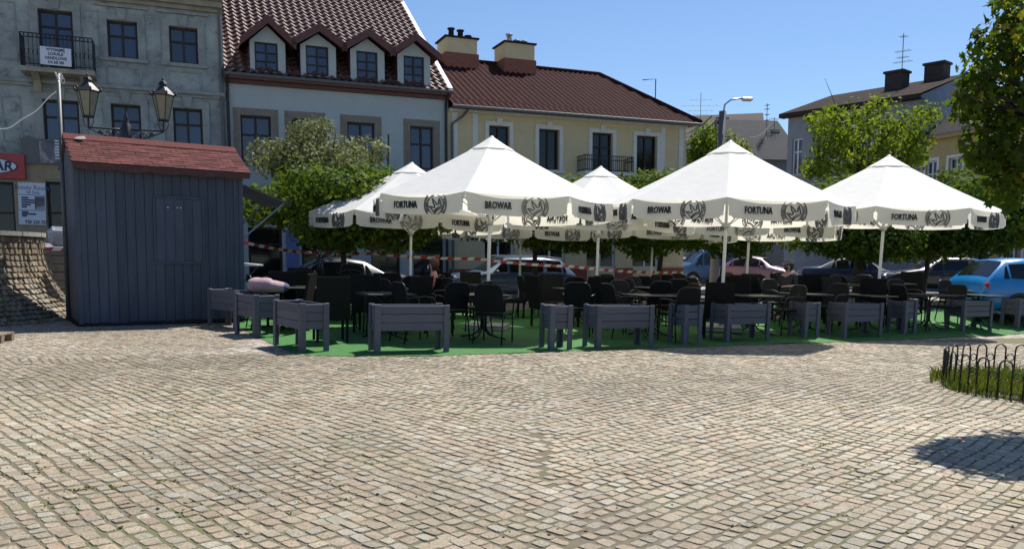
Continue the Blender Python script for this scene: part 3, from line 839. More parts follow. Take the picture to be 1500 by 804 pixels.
MB().box(-.05,KW+.05,-.05,KD+.05,0,.055).build('plinth_beam','dark_roof',kt)
# closed hatch in the front
hx0,hx1,hz0,hz1 = 1.28,2.20,1.15,2.42
for a_ in ((hx0,hx1,hz0,hz0+.04),(hx0,hx1,hz1-.04,hz1),(hx0,hx0+.04,hz0+.042,hz1-.042),(hx1-.04,hx1,hz0+.042,hz1-.042)):
    MB().box(a_[0],a_[1],-.034,-.009,a_[2],a_[3],bev=.004).build('hatch_frame','kiosk_trim',kt)
for i in range(5):
    w_ = (hx1-hx0-.09)/5; x = hx0+.045+i*w_
    MB().box(x+.002,x+w_-.002,-.026,-.009,hz0+.044,hz1-.044,bev=.003).build('hatch_board','kiosk_paint',kt)
for x in (hx0+.25,hx0+.42,hx0+.48): MB().box(x,x+.022,-.032,-.027,hz1-.22,hz1-.20).build('hatch_staple','white_metal',kt)
# roof: ridge along x
RZ = KE+.44; OV = .16; mid = KD/2
sl_ = math.atan2(RZ-KE, mid); slen = (mid+OV)/math.cos(sl_)
def slopeT(side):
    if side == 0: return Matrix.Translation((0,mid,RZ)) @ Matrix.Rotation(math.pi,4,'Z') @ Matrix.Rotation(-sl_,4,'X')
    return Matrix.Translation((KW,mid,RZ)) @ Matrix.Rotation(-sl_,4,'X')
for side in (0,1):
    Tm = Matrix.Translation((KW if side else 0,mid,RZ)) @ (Matrix.Rotation(-sl_,4,'X') if side else Matrix.Rotation(math.pi,4,'Z') @ Matrix.Rotation(-sl_,4,'X'))
    X0,X1 = (-KW-.06,.14) if side else (-KW-.14,.06)
    MB().box(X0,X1,0.0,slen,-.03,0).build('roof_deck','shingle_edge',kt,mw=Tm)
    nr = 11; ch = slen/nr
    proto = [MB().box(-.108,.108,0,ch*1.25,0,.007).mesh('shingle','shingle'), MB().box(-.112,.112,0,ch*1.2,0,.009).mesh('shingle','shingle'), MB().box(-.104,.104,0,ch*1.3,0,.006).mesh('shingle','shingle')]
    if side == 0:
        for rI in range(nr):
            x = X0+(.11 if rI % 2 else 0)
            while x < X1+.05:
                o = obj('shingle', proto[rnd.randrange(3)], kt)
                xx = min(max(x,X0+.11),X1-.11)
                # courses overlap: each lies slightly steeper than the deck
                o.matrix_basis = Tm @ Matrix.Translation((xx,rI*ch+.012+rnd.uniform(-.006,.006)-.02*(rI>0),.004+rnd.uniform(0,.002))) @ Matrix.Rotation(R(2.6)+rnd.uniform(0,.01),4,'X')
                x += .222
    else:
        m = MB()
        for rI in range(nr):
            x = X0
            while x < X1: m.box(x,min(x+.218,X1),rI*ch,rI*ch+ch*1.2,.003+.001*(rI%2),.010+.001*(rI%2)); x += .222
        stuff(m.build('back_shingles','shingle',kt,mw=Tm))
m = MB(); m.prism([(-.16,0),(0,.115),(.16,0),(.16,.012),(0,.128),(-.16,.012)],-.07,KW+.13); m.v = [(y,mid+x,RZ-.06+z) for x,y,z in m.v]
m.build('ridge_cap','shingle',kt)
# torn ridge felt at the left end
MB().add([(.10,mid-.20,RZ-.045),(.19,mid-.25,RZ-.05),(.30,mid-.21,RZ-.03),(.27,mid-.14,RZ+.025),(.14,mid-.15,RZ-.005)],[(0,1,2,3,4)]).build('torn_felt','concrete',kt)
# scalloped fascia under the eave
m = MB(); pts = [(-.04,0.0)]
for i in range(60):
    x = -.04+(KW+.16)*i/59; pts.append((x,-.10-.03*abs(math.sin(x*5.2))))
pts.append((KW+.12,0)); ez = RZ-math.sin(sl_)*slen
m.prism(pts,-OV-.012,-OV+.010); m.v = [(x,y,z+ez-.005) for x,y,z in m.v]; m.build('scalloped_fascia','shingle_edge',kt)
m = MB(); 
for x in (-.005,KW-.017): m.prism([(0.02,KE-.06),(KD-.02,KE-.06),(mid,RZ-.07)],x,x+.02)
m.v = [(y,x,z) for x,y,z in m.v]; m.build('gable_board','kiosk_trim',kt)
# side flap with strut, and counter shelf
m = MB(); m.add([(KW+.02,.10,2.72),(KW+.02,KD-.15,2.72),(KW+1.05,KD-.15,2.36),(KW+1.05,.10,2.36)],[(0,1,2,3)])
m.add([(KW+.02,.10,2.745),(KW+.02,KD-.15,2.745),(KW+1.05,KD-.15,2.385),(KW+1.05,.10,2.385)],[(3,2,1,0)])
m.add([(KW+.02,.10,2.72),(KW+1.05,.10,2.36),(KW+1.05,.10,2.385),(KW+.02,.10,2.745)],[(0,1,2,3)]); m.add([(KW+1.05,.10,2.36),(KW+1.05,KD-.15,2.36),(KW+1.05,KD-.15,2.385),(KW+1.05,.10,2.385)],[(0,1,2,3)])
m.build('flap','kiosk_trim',kt)
for y in (.16,KD-.22): MB().tube([(KW+.02,y,1.62),(KW+.92,y,2.40)],.02,6).build('flap_strut','alu',kt)
MB().box(KW+.025,KW+.46,.15,KD-.2,1.10,1.135,bev=.005).build('counter_shelf','white_metal',kt)
for y in (.22,KD-.27): MB().tube([(KW+.02,y,.72),(KW+.38,y,1.10)],.015,5).build('shelf_bracket','kiosk_trim',kt)

# thin steel pole leaning by the kiosk with a cable
pb = gp(101,470); ptop = at(85,108,pb.y-.0)
pt = thing('steel_pole','thin grey steel pole standing against the left end of the kiosk','pole',onground(pb,0))
MB().tube([(0,0,0),tuple(ptop-onground(pb,0))],[.045,.038],10).build('post','frame_steel',pt,True)
m = MB(); tp = ptop-onground(pb,0)
for k in range(3): m.tube([tuple(tp+Vector((.05*math.cos(a)+.03*k,.05*math.sin(a),-.03-.05*k+.05*math.sin(a*2+k)))) for a in [i*.55 for i in range(13)]],.006,4)
m.build('cable_loop','white_metal',pt)
cl = MB(); q0 = ptop+Vector((-.03,0,-.32)); q1 = at(-60,186,pb.y+1.0)
pts = [q0.lerp(q1,i/18)+Vector((0,0,-.35*math.sin(math.pi*i/18)+.02*math.sin(i*1.3))) for i in range(19)]
o = cl.tube(pts,.010,5).build('cable','white_metal'); tag(o,'pale loose cable hanging from the thin steel pole to the left','cable')

# ------------------------------------------------------------------ round flared stone base (monument), wrapped goods, wooden pallet
fc = Vector((-12.3,15.45,0)); ft = thing('stone_monument_base','round flared cobblestone base with pale slab rim beside the kiosk','monument',fc)
RB, RT, FH = 3.55, 2.84, 1.62
def fr_(z):
    u = min(1,z/FH); return RT+(RB-RT)*(1-u)**2.6
m = MB(); m.lathe([(fr_(z)-.012,z) for z in [FH*i/20 for i in range(21)]],96); m.build('core','joint',ft,True)
big = MB(); rr = random.Random(5); bc = []
zz = .0
while zz < FH-.05:
    u = min(1,zz/FH); slope = (RB-RT)*2.6*(1-u)**1.6/FH; step = .115/math.sqrt(1+slope*slope); z1 = min(zz+step,FH)
    r0,r1 = fr_(zz),fr_(z1); na = int(2*math.pi*r0/.135); off = rr.random()
    for k in range(na):
        a0 = (k+off)*2*math.pi/na+.004; a1 = (k+1+off)*2*math.pi/na-.004
        amid = (a0+a1)/2
        if not (R(-150) < ((amid+math.pi)%(2*math.pi))-math.pi < R(70)): continue
        vs = []
        hh = rr.uniform(.004,.036); g = .008
        for (r_,z_,o_) in ((r0,zz+g*.6,-.012),(r1,z1-g*.6,-.012),(r0,zz+g*2,hh),(r1,z1-g*2,hh)):
            for j,a_ in enumerate((a0,a1)):
                aa = a_+(.006 if o_ > 0 else 0)*(1 if j == 0 else -1)+rr.uniform(-.007,.007)
                vs.append(((r_+o_)*math.cos(aa),(r_+o_)*math.sin(aa),z_+(o_*.5+rr.uniform(-.014,.014) if o_>0 else 0)))
        big.add(vs,[(4,5,7,6),(0,1,5,4),(1,3,7,5),(3,2,6,7),(2,0,4,6)])
        c = rr.choices([c for c,_ in PAL],[k_ for _,k_ in PAL])[0]; kk = rr.uniform(.50,.85); bc += [c[0]*kk,c[1]*kk*.98,c[2]*kk*.9,1]*5
    zz = z1
me = big.mesh('setts','stone'); a_ = me.attributes.new('stone','FLOAT_COLOR','FACE'); a_.data.foreach_set('color',bc)
stuff(obj('setts',me,ft))
for k in range(22):
    a0 = 2*math.pi*k/22+.006; a1 = 2*math.pi*(k+1)/22-.006
    m = MB(); sl0 = []
    for r_ in (RT-.55,RT+.06):
        for z_ in (FH+.0,FH+.085):
            for i in range(4): a_ = a0+(a1-a0)*i/3; sl0.append((r_*math.cos(a_),r_*math.sin(a_),z_))
    idx = lambda ri,zi,i: ri*8+zi*4+i
    fs = []
    for i in range(3):
        fs += [(idx(0,1,i),idx(1,1,i),idx(1,1,i+1),idx(0,1,i+1)),(idx(1,0,i),idx(1,0,i+1),idx(1,1,i+1),idx(1,1,i)),(idx(0,0,i),idx(0,1,i),idx(0,1,i+1),idx(0,0,i+1)),(idx(0,0,i),idx(0,0,i+1),idx(1,0,i+1),idx(1,0,i))]
    fs += [(idx(0,0,0),idx(1,0,0),idx(1,1,0),idx(0,1,0)),(idx(0,0,3),idx(0,1,3),idx(1,1,3),idx(1,0,3))]
    m.add(sl0,fs).build('rim_slab','concrete',ft)
MB().lathe([(0,FH-.05),(RT-.5,FH-.05)],32).build('basin_floor','concrete',ft)

def pallet(root, w_=1.2, d_=.8, z=0):
    for y in (0,d_/2-.05,d_-.1): MB().box(0,w_,y,y+.1,z,z+.022).build('bottom_board','wood_raw',root)
    for x in (0,w_/2-.05,w_-.1):
        for y in (0,d_/2-.05,d_-.1): MB().box(x,x+.1,y+.002,y+.098,z+.023,z+.10).build('block','wood_raw',root)
    for i in range(7):
        y = i*(d_-.1)/6; MB().box(-.003,w_+.003,y,y+.095,z+.102,z+.124,bev=.003).build('deck_board','wood_raw',root)
p = gp(-152,507); t = thing('wooden_pallet','empty raw wooden pallet lying on the cobbles before the stone base','pallet',(p.x,p.y,.016),R(10)); pallet(t)
for i,(px,d,hgt,lab) in enumerate(((84,19.2,2.0,'shrink-wrapped pallet load of grey pavers beside the kiosk'),(50,20.8,1.8,'darker wrapped pallet load standing behind the first one'))):
    p = onground(at(px-12,420,d)); t = thing('wrapped_load',lab,'pallet load',p,R(25)); t['group'] = 'pallet loads behind the kiosk'
    pallet(t,1.1,.8)
    for lv in range(7):
        for cx in range(3):
            MB().box(.02+cx*.355,.02+cx*.355+.345,.02,.78,.126+lv*.2,.126+lv*.2+.19,bev=.012).build('paver_pack','paver_stack',t)
    m = MB(); n_=20
    vs = []; z0,z1 = 1.14,hgt
    m.box(.0,1.1,.0,.8,1.52,hgt,bev=.10); m.v = [(x+.03*noise.noise(Vector((x*3,y*3,z*3))),y,z+.04*noise.noise(Vector((x*2,y*2,0)))) for x,y,z in m.v]
    m.build('plastic_wrap','wrap',t)

# ------------------------------------------------------------------ two-armed lantern post behind the kiosk
lb = onground(at(190,430,18.3)); lt = thing('street_lantern','black cast-iron street lamp with two hexagonal lanterns behind the kiosk roof','street lamp',lb,YAW*.4)
zA = at(187,190,18.3).z-lb.z
MB().lathe([(.16,0),(.16,.35),(.11,.45),(.085,.6),(.075,zA-.5),(.10,zA-.42),(.10,zA+.1),(.06,zA+.14),(.07,zA+.2),(.02,zA+.36),(0,zA+.42)],12).build('post','cast_iron',lt,True)
for s in (-1,1):
    X = s*.79
    m = MB(); m.tube([(s*.06,0,zA),(X,0,zA)],.018,6); m.tube([(s*.08,0,zA-.30),(s*.30,0,zA-.22),(s*.55,0,zA-.12),(X,0,zA-.02)],.013,6)
    m.build('arm','cast_iron',lt,True)
    for cx,rad,turn in ((.20,.11,1),(.38,.085,-1),(.54,.05,1)):
        m = MB(); pts = []
        for i in range(20):
            a = i*.62*turn; q = rad*(1-i/24); pts.append((s*cx+q*math.cos(a)*s,0,zA-.13+cx*.06+q*math.sin(a)))
        m.tube(pts,.011,5); m.build('scroll','cast_iron',lt,True)
    ln = MB(); T0 = Matrix.Translation((X,0,zA)) @ Matrix.Scale(.76,4)
    z1,z2 = .33,1.02; r1,r2 = .15,.30
    for k in range(6):
        a = R(60*k); c,s_ = math.cos(a),math.sin(a)
        ln.tube([(r1*c,r1*s_,z1),(r2*c,r2*s_,z2)],.014,4,T0)
    ln.lathe([(r1+.02,z1-.03),(r1+.02,z1+.01),(r1-.02,z1+.01)],6,T0); ln.lathe([(r2+.03,z2-.01),(r2+.05,z2+.03),(r2+.02,z2+.05)],6,T0)
    for k in (0,3):
        a = R(60*k+30)
    for q in (-1,1):
        ln.tube([(q*.10,0,z1-.02),(q*.15,0,z1-.10),(q*.125,0,z1-.2),(q*.09,0,z1-.28),(0,0,z1-.32)],.012,5,T0)
    ln.tube([(0,0,.0),(0,0,z1)],.03,6,T0)
    L = ln.build('lantern','cast_iron',lt)
    for k in range(6):
        a0,a1 = R(60*k),R(60*k+60)
        MB().add([((r1-.004)*math.cos(a0),(r1-.004)*math.sin(a0),z1),((r1-.004)*math.cos(a1),(r1-.004)*math.sin(a1),z1),((r2-.006)*math.cos(a1),(r2-.006)*math.sin(a1),z2),((r2-.006)*math.cos(a0),(r2-.006)*math.sin(a0),z2)],[(0,1,2,3)],T0).build('pane','glass_milk',L)
    m = MB(); m.lathe([(r2+.02,z2+.051),(r2-.05,z2+.13),(.12,z2+.26),(.10,z2+.33),(.13,z2+.345),(.09,z2+.42),(.03,z2+.45),(.035,z2+.50),(0,z2+.56)],6,T0); m.build('lantern_roof','alu' if 0 else 'cast_iron',L)
    for k in range(6):
        a = R(60*k); m = MB(); m.lathe([(0,-.05),(.03,-.03),(.035,.02),(.0,.08)],6,T0 @ Matrix.Translation(((r2+.06)*math.cos(a),(r2+.06)*math.sin(a),z2+.06))); m.build('crest','cast_iron',L)
# ------------------------------------------------------------------ the row of houses (level frame)
FA = (-2.24,30.8)
MF = MG @ Matrix.Translation((FA[0],FA[1],0)) @ Matrix.Rotation(YAW,4,'Z')
MFI = MF.inverted(); _o = MFI @ CAM
def fac(px, py, b=0.0, MI=None):
    MI = MI or MFI; o_ = MI @ CAM; d = MI.to_3x3() @ ray(px,py); t = (b-o_.y)/d.y; p = o_+d*t
    return p.x, p.z
def wall(m, x0,x1,z0,z1, rects, depth=.2, y=0.0):
    xs = sorted(set([x0,x1]+[c for r_ in rects for c in r_[:2] if x0 < c < x1])); zs = sorted(set([z0,z1]+[c for r_ in rects for c in r_[2:4] if z0 < c < z1]))
    for a_,b_ in zip(xs,xs[1:]):
        for c_,d_ in zip(zs,zs[1:]):
            cx,cz = (a_+b_)/2,(c_+d_)/2
            if any(r_[0] < cx < r_[1] and r_[2] < cz < r_[3] for r_ in rects): continue
            m.add([(a_,y,c_),(b_,y,c_),(b_,y,d_),(a_,y,d_)],[(0,1,2,3)])
    for (a_,b_,c_,d_) in [r_[:4] for r_ in rects]:
        y2 = y+depth
        m.add([(a_,y,c_),(b_,y,c_),(b_,y,d_),(a_,y,d_),(a_,y2,c_),(b_,y2,c_),(b_,y2,d_),(a_,y2,d_)],[(0,4,5,1),(1,5,6,2),(2,6,7,3),(3,7,4,0)])
def window(parent, r_, y=.12, cols=2, rows=(.62,.38), frame='frame_brown', glass='glass', fw=.07, bw=.06, name='window'):
    x0,x1,z0,z1 = r_[:4]; m = MB()
    m.box(x0,x0+fw,y,y+.07,z0,z1); m.box(x1-fw,x1,y,y+.07,z0,z1); m.box(x0+fw,x1-fw,y+.001,y+.069,z0,z0+fw); m.box(x0+fw,x1-fw,y+.001,y+.069,z1-fw,z1)
    ix0,ix1,iz0,iz1 = x0+fw,x1-fw,z0+fw,z1-fw
    cs = [ix0+(ix1-ix0)*i/cols for i in range(cols+1)]; zs = [iz0]; tot = sum(rows)
    for q in rows: zs.append(zs[-1]+(iz1-iz0)*q/tot)
    for c in cs[1:-1]: m.box(c-bw*.6,c+bw*.6,y-.012,y+.06,iz0,iz1)
    for z in zs[1:-1]: m.box(ix0,ix1,y-.006,y+.055,z-bw/2,z+bw/2)
    w_ = m.build(name,frame,parent)
    for a_,b_ in zip(cs,cs[1:]):
        for c_,d_ in zip(zs,zs[1:]):
            e = rnd.uniform(-.006,.006); e2 = rnd.uniform(-.006,.006)
            MB().add([(a_-.02,y+.042+e,c_-.02),(b_+.02,y+.042-e,c_-.02),(b_+.02,y+.042-e+e2,d_+.02),(a_-.02,y+.042+e+e2,d_+.02)],[(0,1,2,3)]).build('pane',glass,w_)
    return w_
def surround(parent, r_, wd, mat, th=.05, sides='lrt', name='window_surround', steps=1):
    x0,x1,z0,z1 = r_[:4]; m = MB()
    for k in range(steps):
        a = wd*k/steps; w_ = wd/steps; t_ = th*(1-.35*k) if steps > 1 else th
        if 'l' in sides: m.box(x0-a-w_,x0-a-.001,-t_,.0,z0,z1+a)
        if 'r' in sides: m.box(x1+a+.001,x1+a+w_,-t_,.0,z0,z1+a)
        if 't' in sides: m.box(x0-a-w_,x1+a+w_,-t_-.002,.0,z1+a+.001,z1+a+w_)
        if 'b' in sides: m.box(x0-a-w_,x1+a+w_,-t_-.002,.0,z0-a-w_,z0-a-.001)
    return m.build(name,mat,parent)
def waves(m, x0,x1, p0, p1, ww, course, amp, step, trim=None, per=6):
    """tiled slope from eave p0=(y,z) to ridge p1; real wave profile with stepped courses"""
    L = math.hypot(p1[0]-p0[0],p1[1]-p0[1]); dy,dz = (p1[0]-p0[0])/L,(p1[1]-p0[1])/L; ny,nz = -dz,dy
    nx = int((x1-x0)/ww*per); nc = max(1,int(L/course)); vs = []; fs = []
    ss = []
    for c in range(nc): ss += [(c*L/nc,step),((c+.985)*L/nc,0)]
    for i in range(nx+1):
        x = x0+(x1-x0)*i/nx; u = (x-x0)/ww
        h = amp*(.5+.5*math.cos(2*math.pi*u))**1.3
        lim = trim(x) if trim else L
        for s,st in ss:
            s = min(s,lim); o_ = h+st; vs.append((x,p0[0]+dy*s+ny*o_,p0[1]+dz*s+nz*o_))
    k = len(ss)
    for i in range(nx):
        for j in range(k-1): fs.append((i*k+j,(i+1)*k+j,(i+1)*k+j+1,i*k+j+1))
    m.add(vs,fs)
def avg(*a): return sum(a)/len(a)
DB = 9.0   # house depth
TW = fac(657,200)[0]; TO = fac(331,160)[0]     # party lines
TR = fac(1004,220)[0]

# ---- old grey tenement
ob = thing('grey_tenement','old weathered grey three-storey house with peeling plaster and iron balcony','house',mw=MF.copy())
X0 = TO-17.0
up = [fac(55,21)+fac(110,100), fac(156,29)+fac(203,88), fac(247,38)+fac(291,95)]
lo = [fac(62,146)+fac(118,205), fac(162,152)+fac(208,208), fac(253,157)+fac(298,214)]
zu1 = avg(*[u[1] for u in up[1:]]); zu0 = avg(*[u[3] for u in up[1:]]); zl1 = avg(*[u[1] for u in lo]); 
zl0 = zl1-(zu1-zu0)-.15
rects = []; kinds = []
pitch = up[2][0]-up[1][0]
for i,u in enumerate(up): rects.append((u[0],u[2],(zu0 if i else zu0-.62),zu1+(.12 if i == 0 else 0))); kinds.append(i)
for u in lo: rects.append((u[0],u[2],zl0,zl1)); kinds.append(9)
for k in (1,2,3):
    a = up[0][0]-k*2.75
    rects.append((a,a+1.05,zu0,zu1)); kinds.append(8); rects.append((a,a+1.05,zl0,zl1)); kinds.append(9)
ZT = fac(330,4)[1]+.15
# shop openings
sh = [fac(-5,270)+fac(28,400)]; zs0 = .05; zs1 = fac(0,266)[1]
shops = [(fac(-75,270)[0],fac(20,270)[0],.15,zs1,'s'),(fac(67,270)[0],fac(97,270)[0],.1,zs1+.05,'d'),(fac(150,270)[0],fac(215,270)[0],.6,2.5,'s'),(fac(262,270)[0],fac(300,270)[0],.1,2.5,'d')]
m = MB(); wall(m,X0,TO-.02,0-.6,ZT,rects+shops,.22); m.add([(TO-.02,0,-.6),(TO-.02,DB,-.6),(TO-.02,DB,ZT),(TO-.02,0,ZT)],[(0,1,2,3)]); m.build('wall','old',ob)
for r_,k in zip(rects,kinds):
    window(ob,r_,.14,2,(.36,.40,.24) if k == 0 else (.62,.38),name='balcony_door' if k == 0 else 'window')
    surround(ob,r_,.22,'old_trim',.05,'lrt')
    m = MB(); cx = (r_[0]+r_[1])/2; m.prism([(cx-.10,r_[3]+.03),(cx+.10,r_[3]+.03),(cx+.15,r_[3]+.36),(cx-.15,r_[3]+.36)],-.10,-.053); m.build('keystone','old_trim',ob)
    if k: MB().box(r_[0]-.28,r_[1]+.28,-.12,-.002,r_[2]-.12,r_[2]-.01).build('sill','old_trim',ob)
    if k in (1,2,8): surround(ob,(r_[0]-.02,r_[1]+.02,r_[2]-.95,r_[2]-.30),.05,'old_trim',.025,'lrtb',name='sill_panel')
    m = MB(); m.box(r_[0]-.34,r_[1]+.34,-.09,-.003,r_[3]+.40,r_[3]+.47); m.build('hood_moulding','old_trim',ob)
for a,b in zip(sorted(rects,key=lambda q:q[0])[0::2],sorted(rects,key=lambda q:q[0])[2::2]):
    cx = (a[1]+b[0])/2
    if b[0]-a[1] > .9:
        for z0,z1 in ((zu0-.3,zu1+.2),(zl0,zl1)): surround(ob,(cx-.22,cx+.22,z0,z1),.04,'old_trim',.02,'lrtb',name='wall_panel')
zc = fac(240,133)[1]
MB().box(X0,TO-.03,-.14,-.003,zc-.06,zc+.04).build('string_course','old_trim',ob); MB().box(X0,TO-.03,-.09,-.003,zc-.16,zc-.062).build('string_course','old_trim',ob)
zk = fac(240,12)[1]
m = MB(); m.box(X0,TO-.03,-.12,-.003,zk,zk+.12); m.box(X0,TO-.03,-.30,-.003,zk+.122,zk+.30); m.box(X0,TO-.03,-.48,-.003,zk+.302,zk+.42); m.build('cornice','old_cornice',ob)
zf = zs1+.05
MB().box(X0,shops[0][0],-.04,-.003,.0,zf+.85).build('shopfront','shop_tan',ob)
for a,b in zip(shops,shops[1:]): MB().box(a[1],b[0],-.04,-.003,0,zf+.3).build('shopfront','shop_tan',ob)
MB().box(shops[0][0],fac(120,250)[0],-.05,-.003,zf+.06,zf+.85).build('shop_fascia','shop_tan',ob)
for s in shops:
    window(ob,s,.16,2 if s[1]-s[0] > 1.2 else 1,(.75,.25),'frame_brown','glass_dark',.08,name='shop_window' if s[4]=='s' else 'shop_door')
m = MB(); m.add([(X0,-.45,ZT+.2),(TO-.03,-.45,ZT+.2),(TO-.03,DB/2,ZT+2.4),(X0,DB/2,ZT+2.4),(TO-.03,DB,ZT),(X0,DB,ZT)],[(0,1,2,3),(3,2,4,5)]); m.build('roof','dark_roof',ob)
m = MB(); m.tube([(X0,-.5,ZT+.2),(TO-.05,-.5,ZT+.2)],.06,8); m.build('gutter','grey_roof',ob); m = MB(); m.tube([(TO-.12,-.5,ZT+.15),(TO-.12,-.09,ZT-.2),(TO-.12,-.09,.1)],.05,8); m.build('downpipe','frame_grey',ob)
# balcony
u = rects[0]; bx0,bx1 = fac(29,85,-.75)[0],fac(138,85,-.75)[0]; bzf = u[2]-.02; BD = .85
MB().box(bx0,bx1,-BD,-.004,bzf-.14,bzf-.0).build('balcony_slab','old_cornice',ob)
for x in (bx0+.25,bx1-.45): MB().prism([(-.7,bzf-.142),(0,bzf-.142),(0,bzf-.65),(-.12,bzf-.62),(-.3,bzf-.3)],0,.2).build('balcony_bracket','old_cornice',ob).matrix_basis = Matrix.Translation((x+.2,0,0)) @ Matrix.Rotation(0,4,'Z') if 0 else Matrix(((0,1,0,x),(1,0,0,-.002),(0,0,1,0),(0,0,0,1)))
m = MB(); zr = bzf+.98
path = [(bx0+.03,-.01),(bx0+.03,-BD+.04),(bx1-.03,-BD+.04),(bx1-.03,-.01)]
for z in (bzf+.08,zr-.12,zr): m.tube([(x,y,z) for x,y in path],.016,5)
for (xa,ya),(xb,yb) in zip(path,path[1:]):
    n_ = max(3,int(math.hypot(xb-xa,yb-ya)/.11))
    for i in range(n_+1):
        x = xa+(xb-xa)*i/n_; y = ya+(yb-ya)*i/n_; bl = -.10 if abs(ya-yb) < .01 else 0
        m.tube([(x,y,bzf),(x,y+bl,bzf+.3),(x,y+bl*.4,bzf+.6),(x,y,zr)],.009,4)
        if i < n_:
            xm = x+(xb-xa)/n_/2; ym = y+(yb-ya)/n_/2
            dx_,dy_ = (xb-xa)/n_/2*.8,(yb-ya)/n_/2*.8
            m.tube([(xm+dx_*math.cos(t),ym+dy_*math.cos(t),zr-.06+.05*math.sin(t)) for t in [k*math.pi/4 for k in range(9)]],.006,4)
            m.tube([(xm+dx_*math.cos(t),ym+dy_*math.cos(t)+bl*.7,bzf+.42+.09*math.sin(t)) for t in [k*math.pi/4 for k in range(9)]],.006,4)
m.build('balcony_railing','cast_iron',ob)
# white rental notice on the railing
a = fac(59,71,-BD); b = fac(106,101,-BD)
nw,nh = b[0]-a[0],a[1]-b[1]
nt_ = thing('rental_notice','white notice board with printed lines hung on the iron balcony railing','notice',mw=MF @ Matrix.Translation(((a[0]+b[0])/2,-BD-.13,(a[1]+b[1])/2+.03)) @ Matrix.Rotation(R(1),4,'Y'))
MB().box(-nw/2,nw/2,-.008,.008,-nh/2,nh/2).build('board','white_sign',nt_)
for i,(s,sz,xs) in enumerate((('WYNAJMĘ',.20,.86),('LOKALE',.20,.9),('HANDLOWE',.20,.82),('510 245 900',.19,.72))):
    obj('lettering',text_mesh(s,sz*nh/.85,.002,.004,xs,'navy'),nt_,loc=(.0,-.010,nh*(.36-.235*i)))
# signs on the ground floor
a = fac(-95,221,-.2); b = fac(38,263,-.2); w_,h_ = b[0]-a[0],a[1]-b[1]
sg = thing('red_shop_sign','red shop sign with white oval and dark lettering on the grey house','sign',mw=MF @ Matrix.Translation(((a[0]+b[0])/2,-.2,(a[1]+b[1])/2)))
MB().box(-w_/2,w_/2,-.05,.14,-h_/2,h_/2,bev=.01).build('panel','red_sign',sg)
m = MB(); m.prism([(w_*.42*math.cos(t),h_*.36*math.sin(t)) for t in [2*math.pi*k/40 for k in range(40)]],-.058,-.051); m.build('oval_rim','navy',sg)
m = MB(); m.prism([(w_*.40*math.cos(t),h_*.32*math.sin(t)) for t in [2*math.pi*k/40 for k in range(40)]],-.062,-.059); m.build('oval','white_sign',sg)
me = text_mesh('BAR',h_*.52,.002,.012,1.0,'navy'); tx = obj('lettering',me,sg,loc=(w_*.205,-.066,-.01)); me.update()
for v in me.vertices: v.co.x += .12*v.co.z
a = fac(64,203,-.3); b = fac(93,241,-.3)
ps = thing('photo_banner','dark photo banner above the shop doors, next to the red sign','banner',mw=MF @ Matrix.Translation((a[0]-.2,-.12,b[1])))
w_ = b[0]-a[0]+.25; h_ = a[1]-b[1]
MB().box(-.45,w_,-.03,.03,0,h_).build('panel','frame_grey',ps); MB().box(.05,w_-.04,-.038,-.031,.05,h_-.05).build('picture','poster',ps)
for i in range(7): MB().box(w_-.28,w_-.08-.03*(i%3),-.041,-.0385,h_*.22+i*.09,h_*.22+i*.09+.045).build('print_line','white_sign',ps)
a = fac(23,266,-.2); b = fac(67,329,-.2); w_,h_ = b[0]-a[0],a[1]-b[1]
bs = thing('beauty_sign','tall white signboard with blue script lines and phone number by the shop door','sign',mw=MF @ Matrix.Translation((a[0],-.08,b[1])) @ Matrix.Rotation(R(1.5),4,'Y'))
MB().box(0,w_,-.02,.02,0,h_).build('board','white_sign',bs)
obj('lettering',text_mesh('Beauty Room',.20,.002,.0,.86,'blue_line'),bs,loc=(w_/2,-.024,h_*.88)); obj('lettering',text_mesh('by Ewa',.14,.002,.0,.9,'blue_line'),bs,loc=(w_*.55,-.024,h_*.77))
for i,(l,z) in enumerate(((.30,.62),(.55,.565),(.60,.51),(.40,.455),(.22,.40),(.28,.28),(.62,.235),(.22,.19))):
    MB().box(w_*.12,w_*(.12+l*.85),-.024,-.021,h_*z,h_*z+.05).build('print_line','navy',bs)
MB().box(w_*.60,w_*.97,-.0235,-.021,h_*.36,h_*.68).build('picture','poster',bs)
for z in (.70,.335): MB().box(.01,w_-.01,-.0235,-.021,h_*z,h_*z+.018).build('print_line','blue_line',bs)
obj('lettering',text_mesh('720 230 757',.15,.002,.004,.82,'navy'),bs,loc=(w_*.64,-.024,h_*.06))

# ---- white house with dormers
wb = thing('white_dormer_house','pale plastered house with brown pantile roof and four gabled dormers','house',mw=MF.copy())
zE = avg(fac(345,112)[1],fac(650,139)[1])
wins = []
for x0,x1 in ((352,397),(427,467),(508,549),(600,635)): wins.append((fac(x0,175)[0],fac(x1,175)[0]))
zt = avg(fac(352,167)[1],fac(427,174)[1],fac(508,179)[1],fac(600,184)[1]); zb_ = avg(fac(352,237)[1],fac(600,247)[1])
rects = [(a,b,zb_,zt) for a,b in wins]
W0 = TO-.02
gf = [(W0+.6,W0+1.75,.0,2.5,'d'),(W0+2.4,W0+4.2,.7,2.5,'s'),(W0+4.9,W0+6.0,.0,2.5,'d'),(W0+6.5,W0+7.7,.7,2.5,'s')]
m = MB(); wall(m,W0,TW,-.6,zE,rects+gf,.2); m.build('wall','white_plaster',wb)
for r_ in rects:
    window(wb,r_,.13,2,(.60,.40)); surround(wb,r_,.24,'trim_tan',.06,'lrt',steps=3)
    MB().box(r_[0]-.30,r_[1]+.30,-.12,-.002,r_[2]-.12,r_[2]-.01).build('sill','trim_tan',wb)
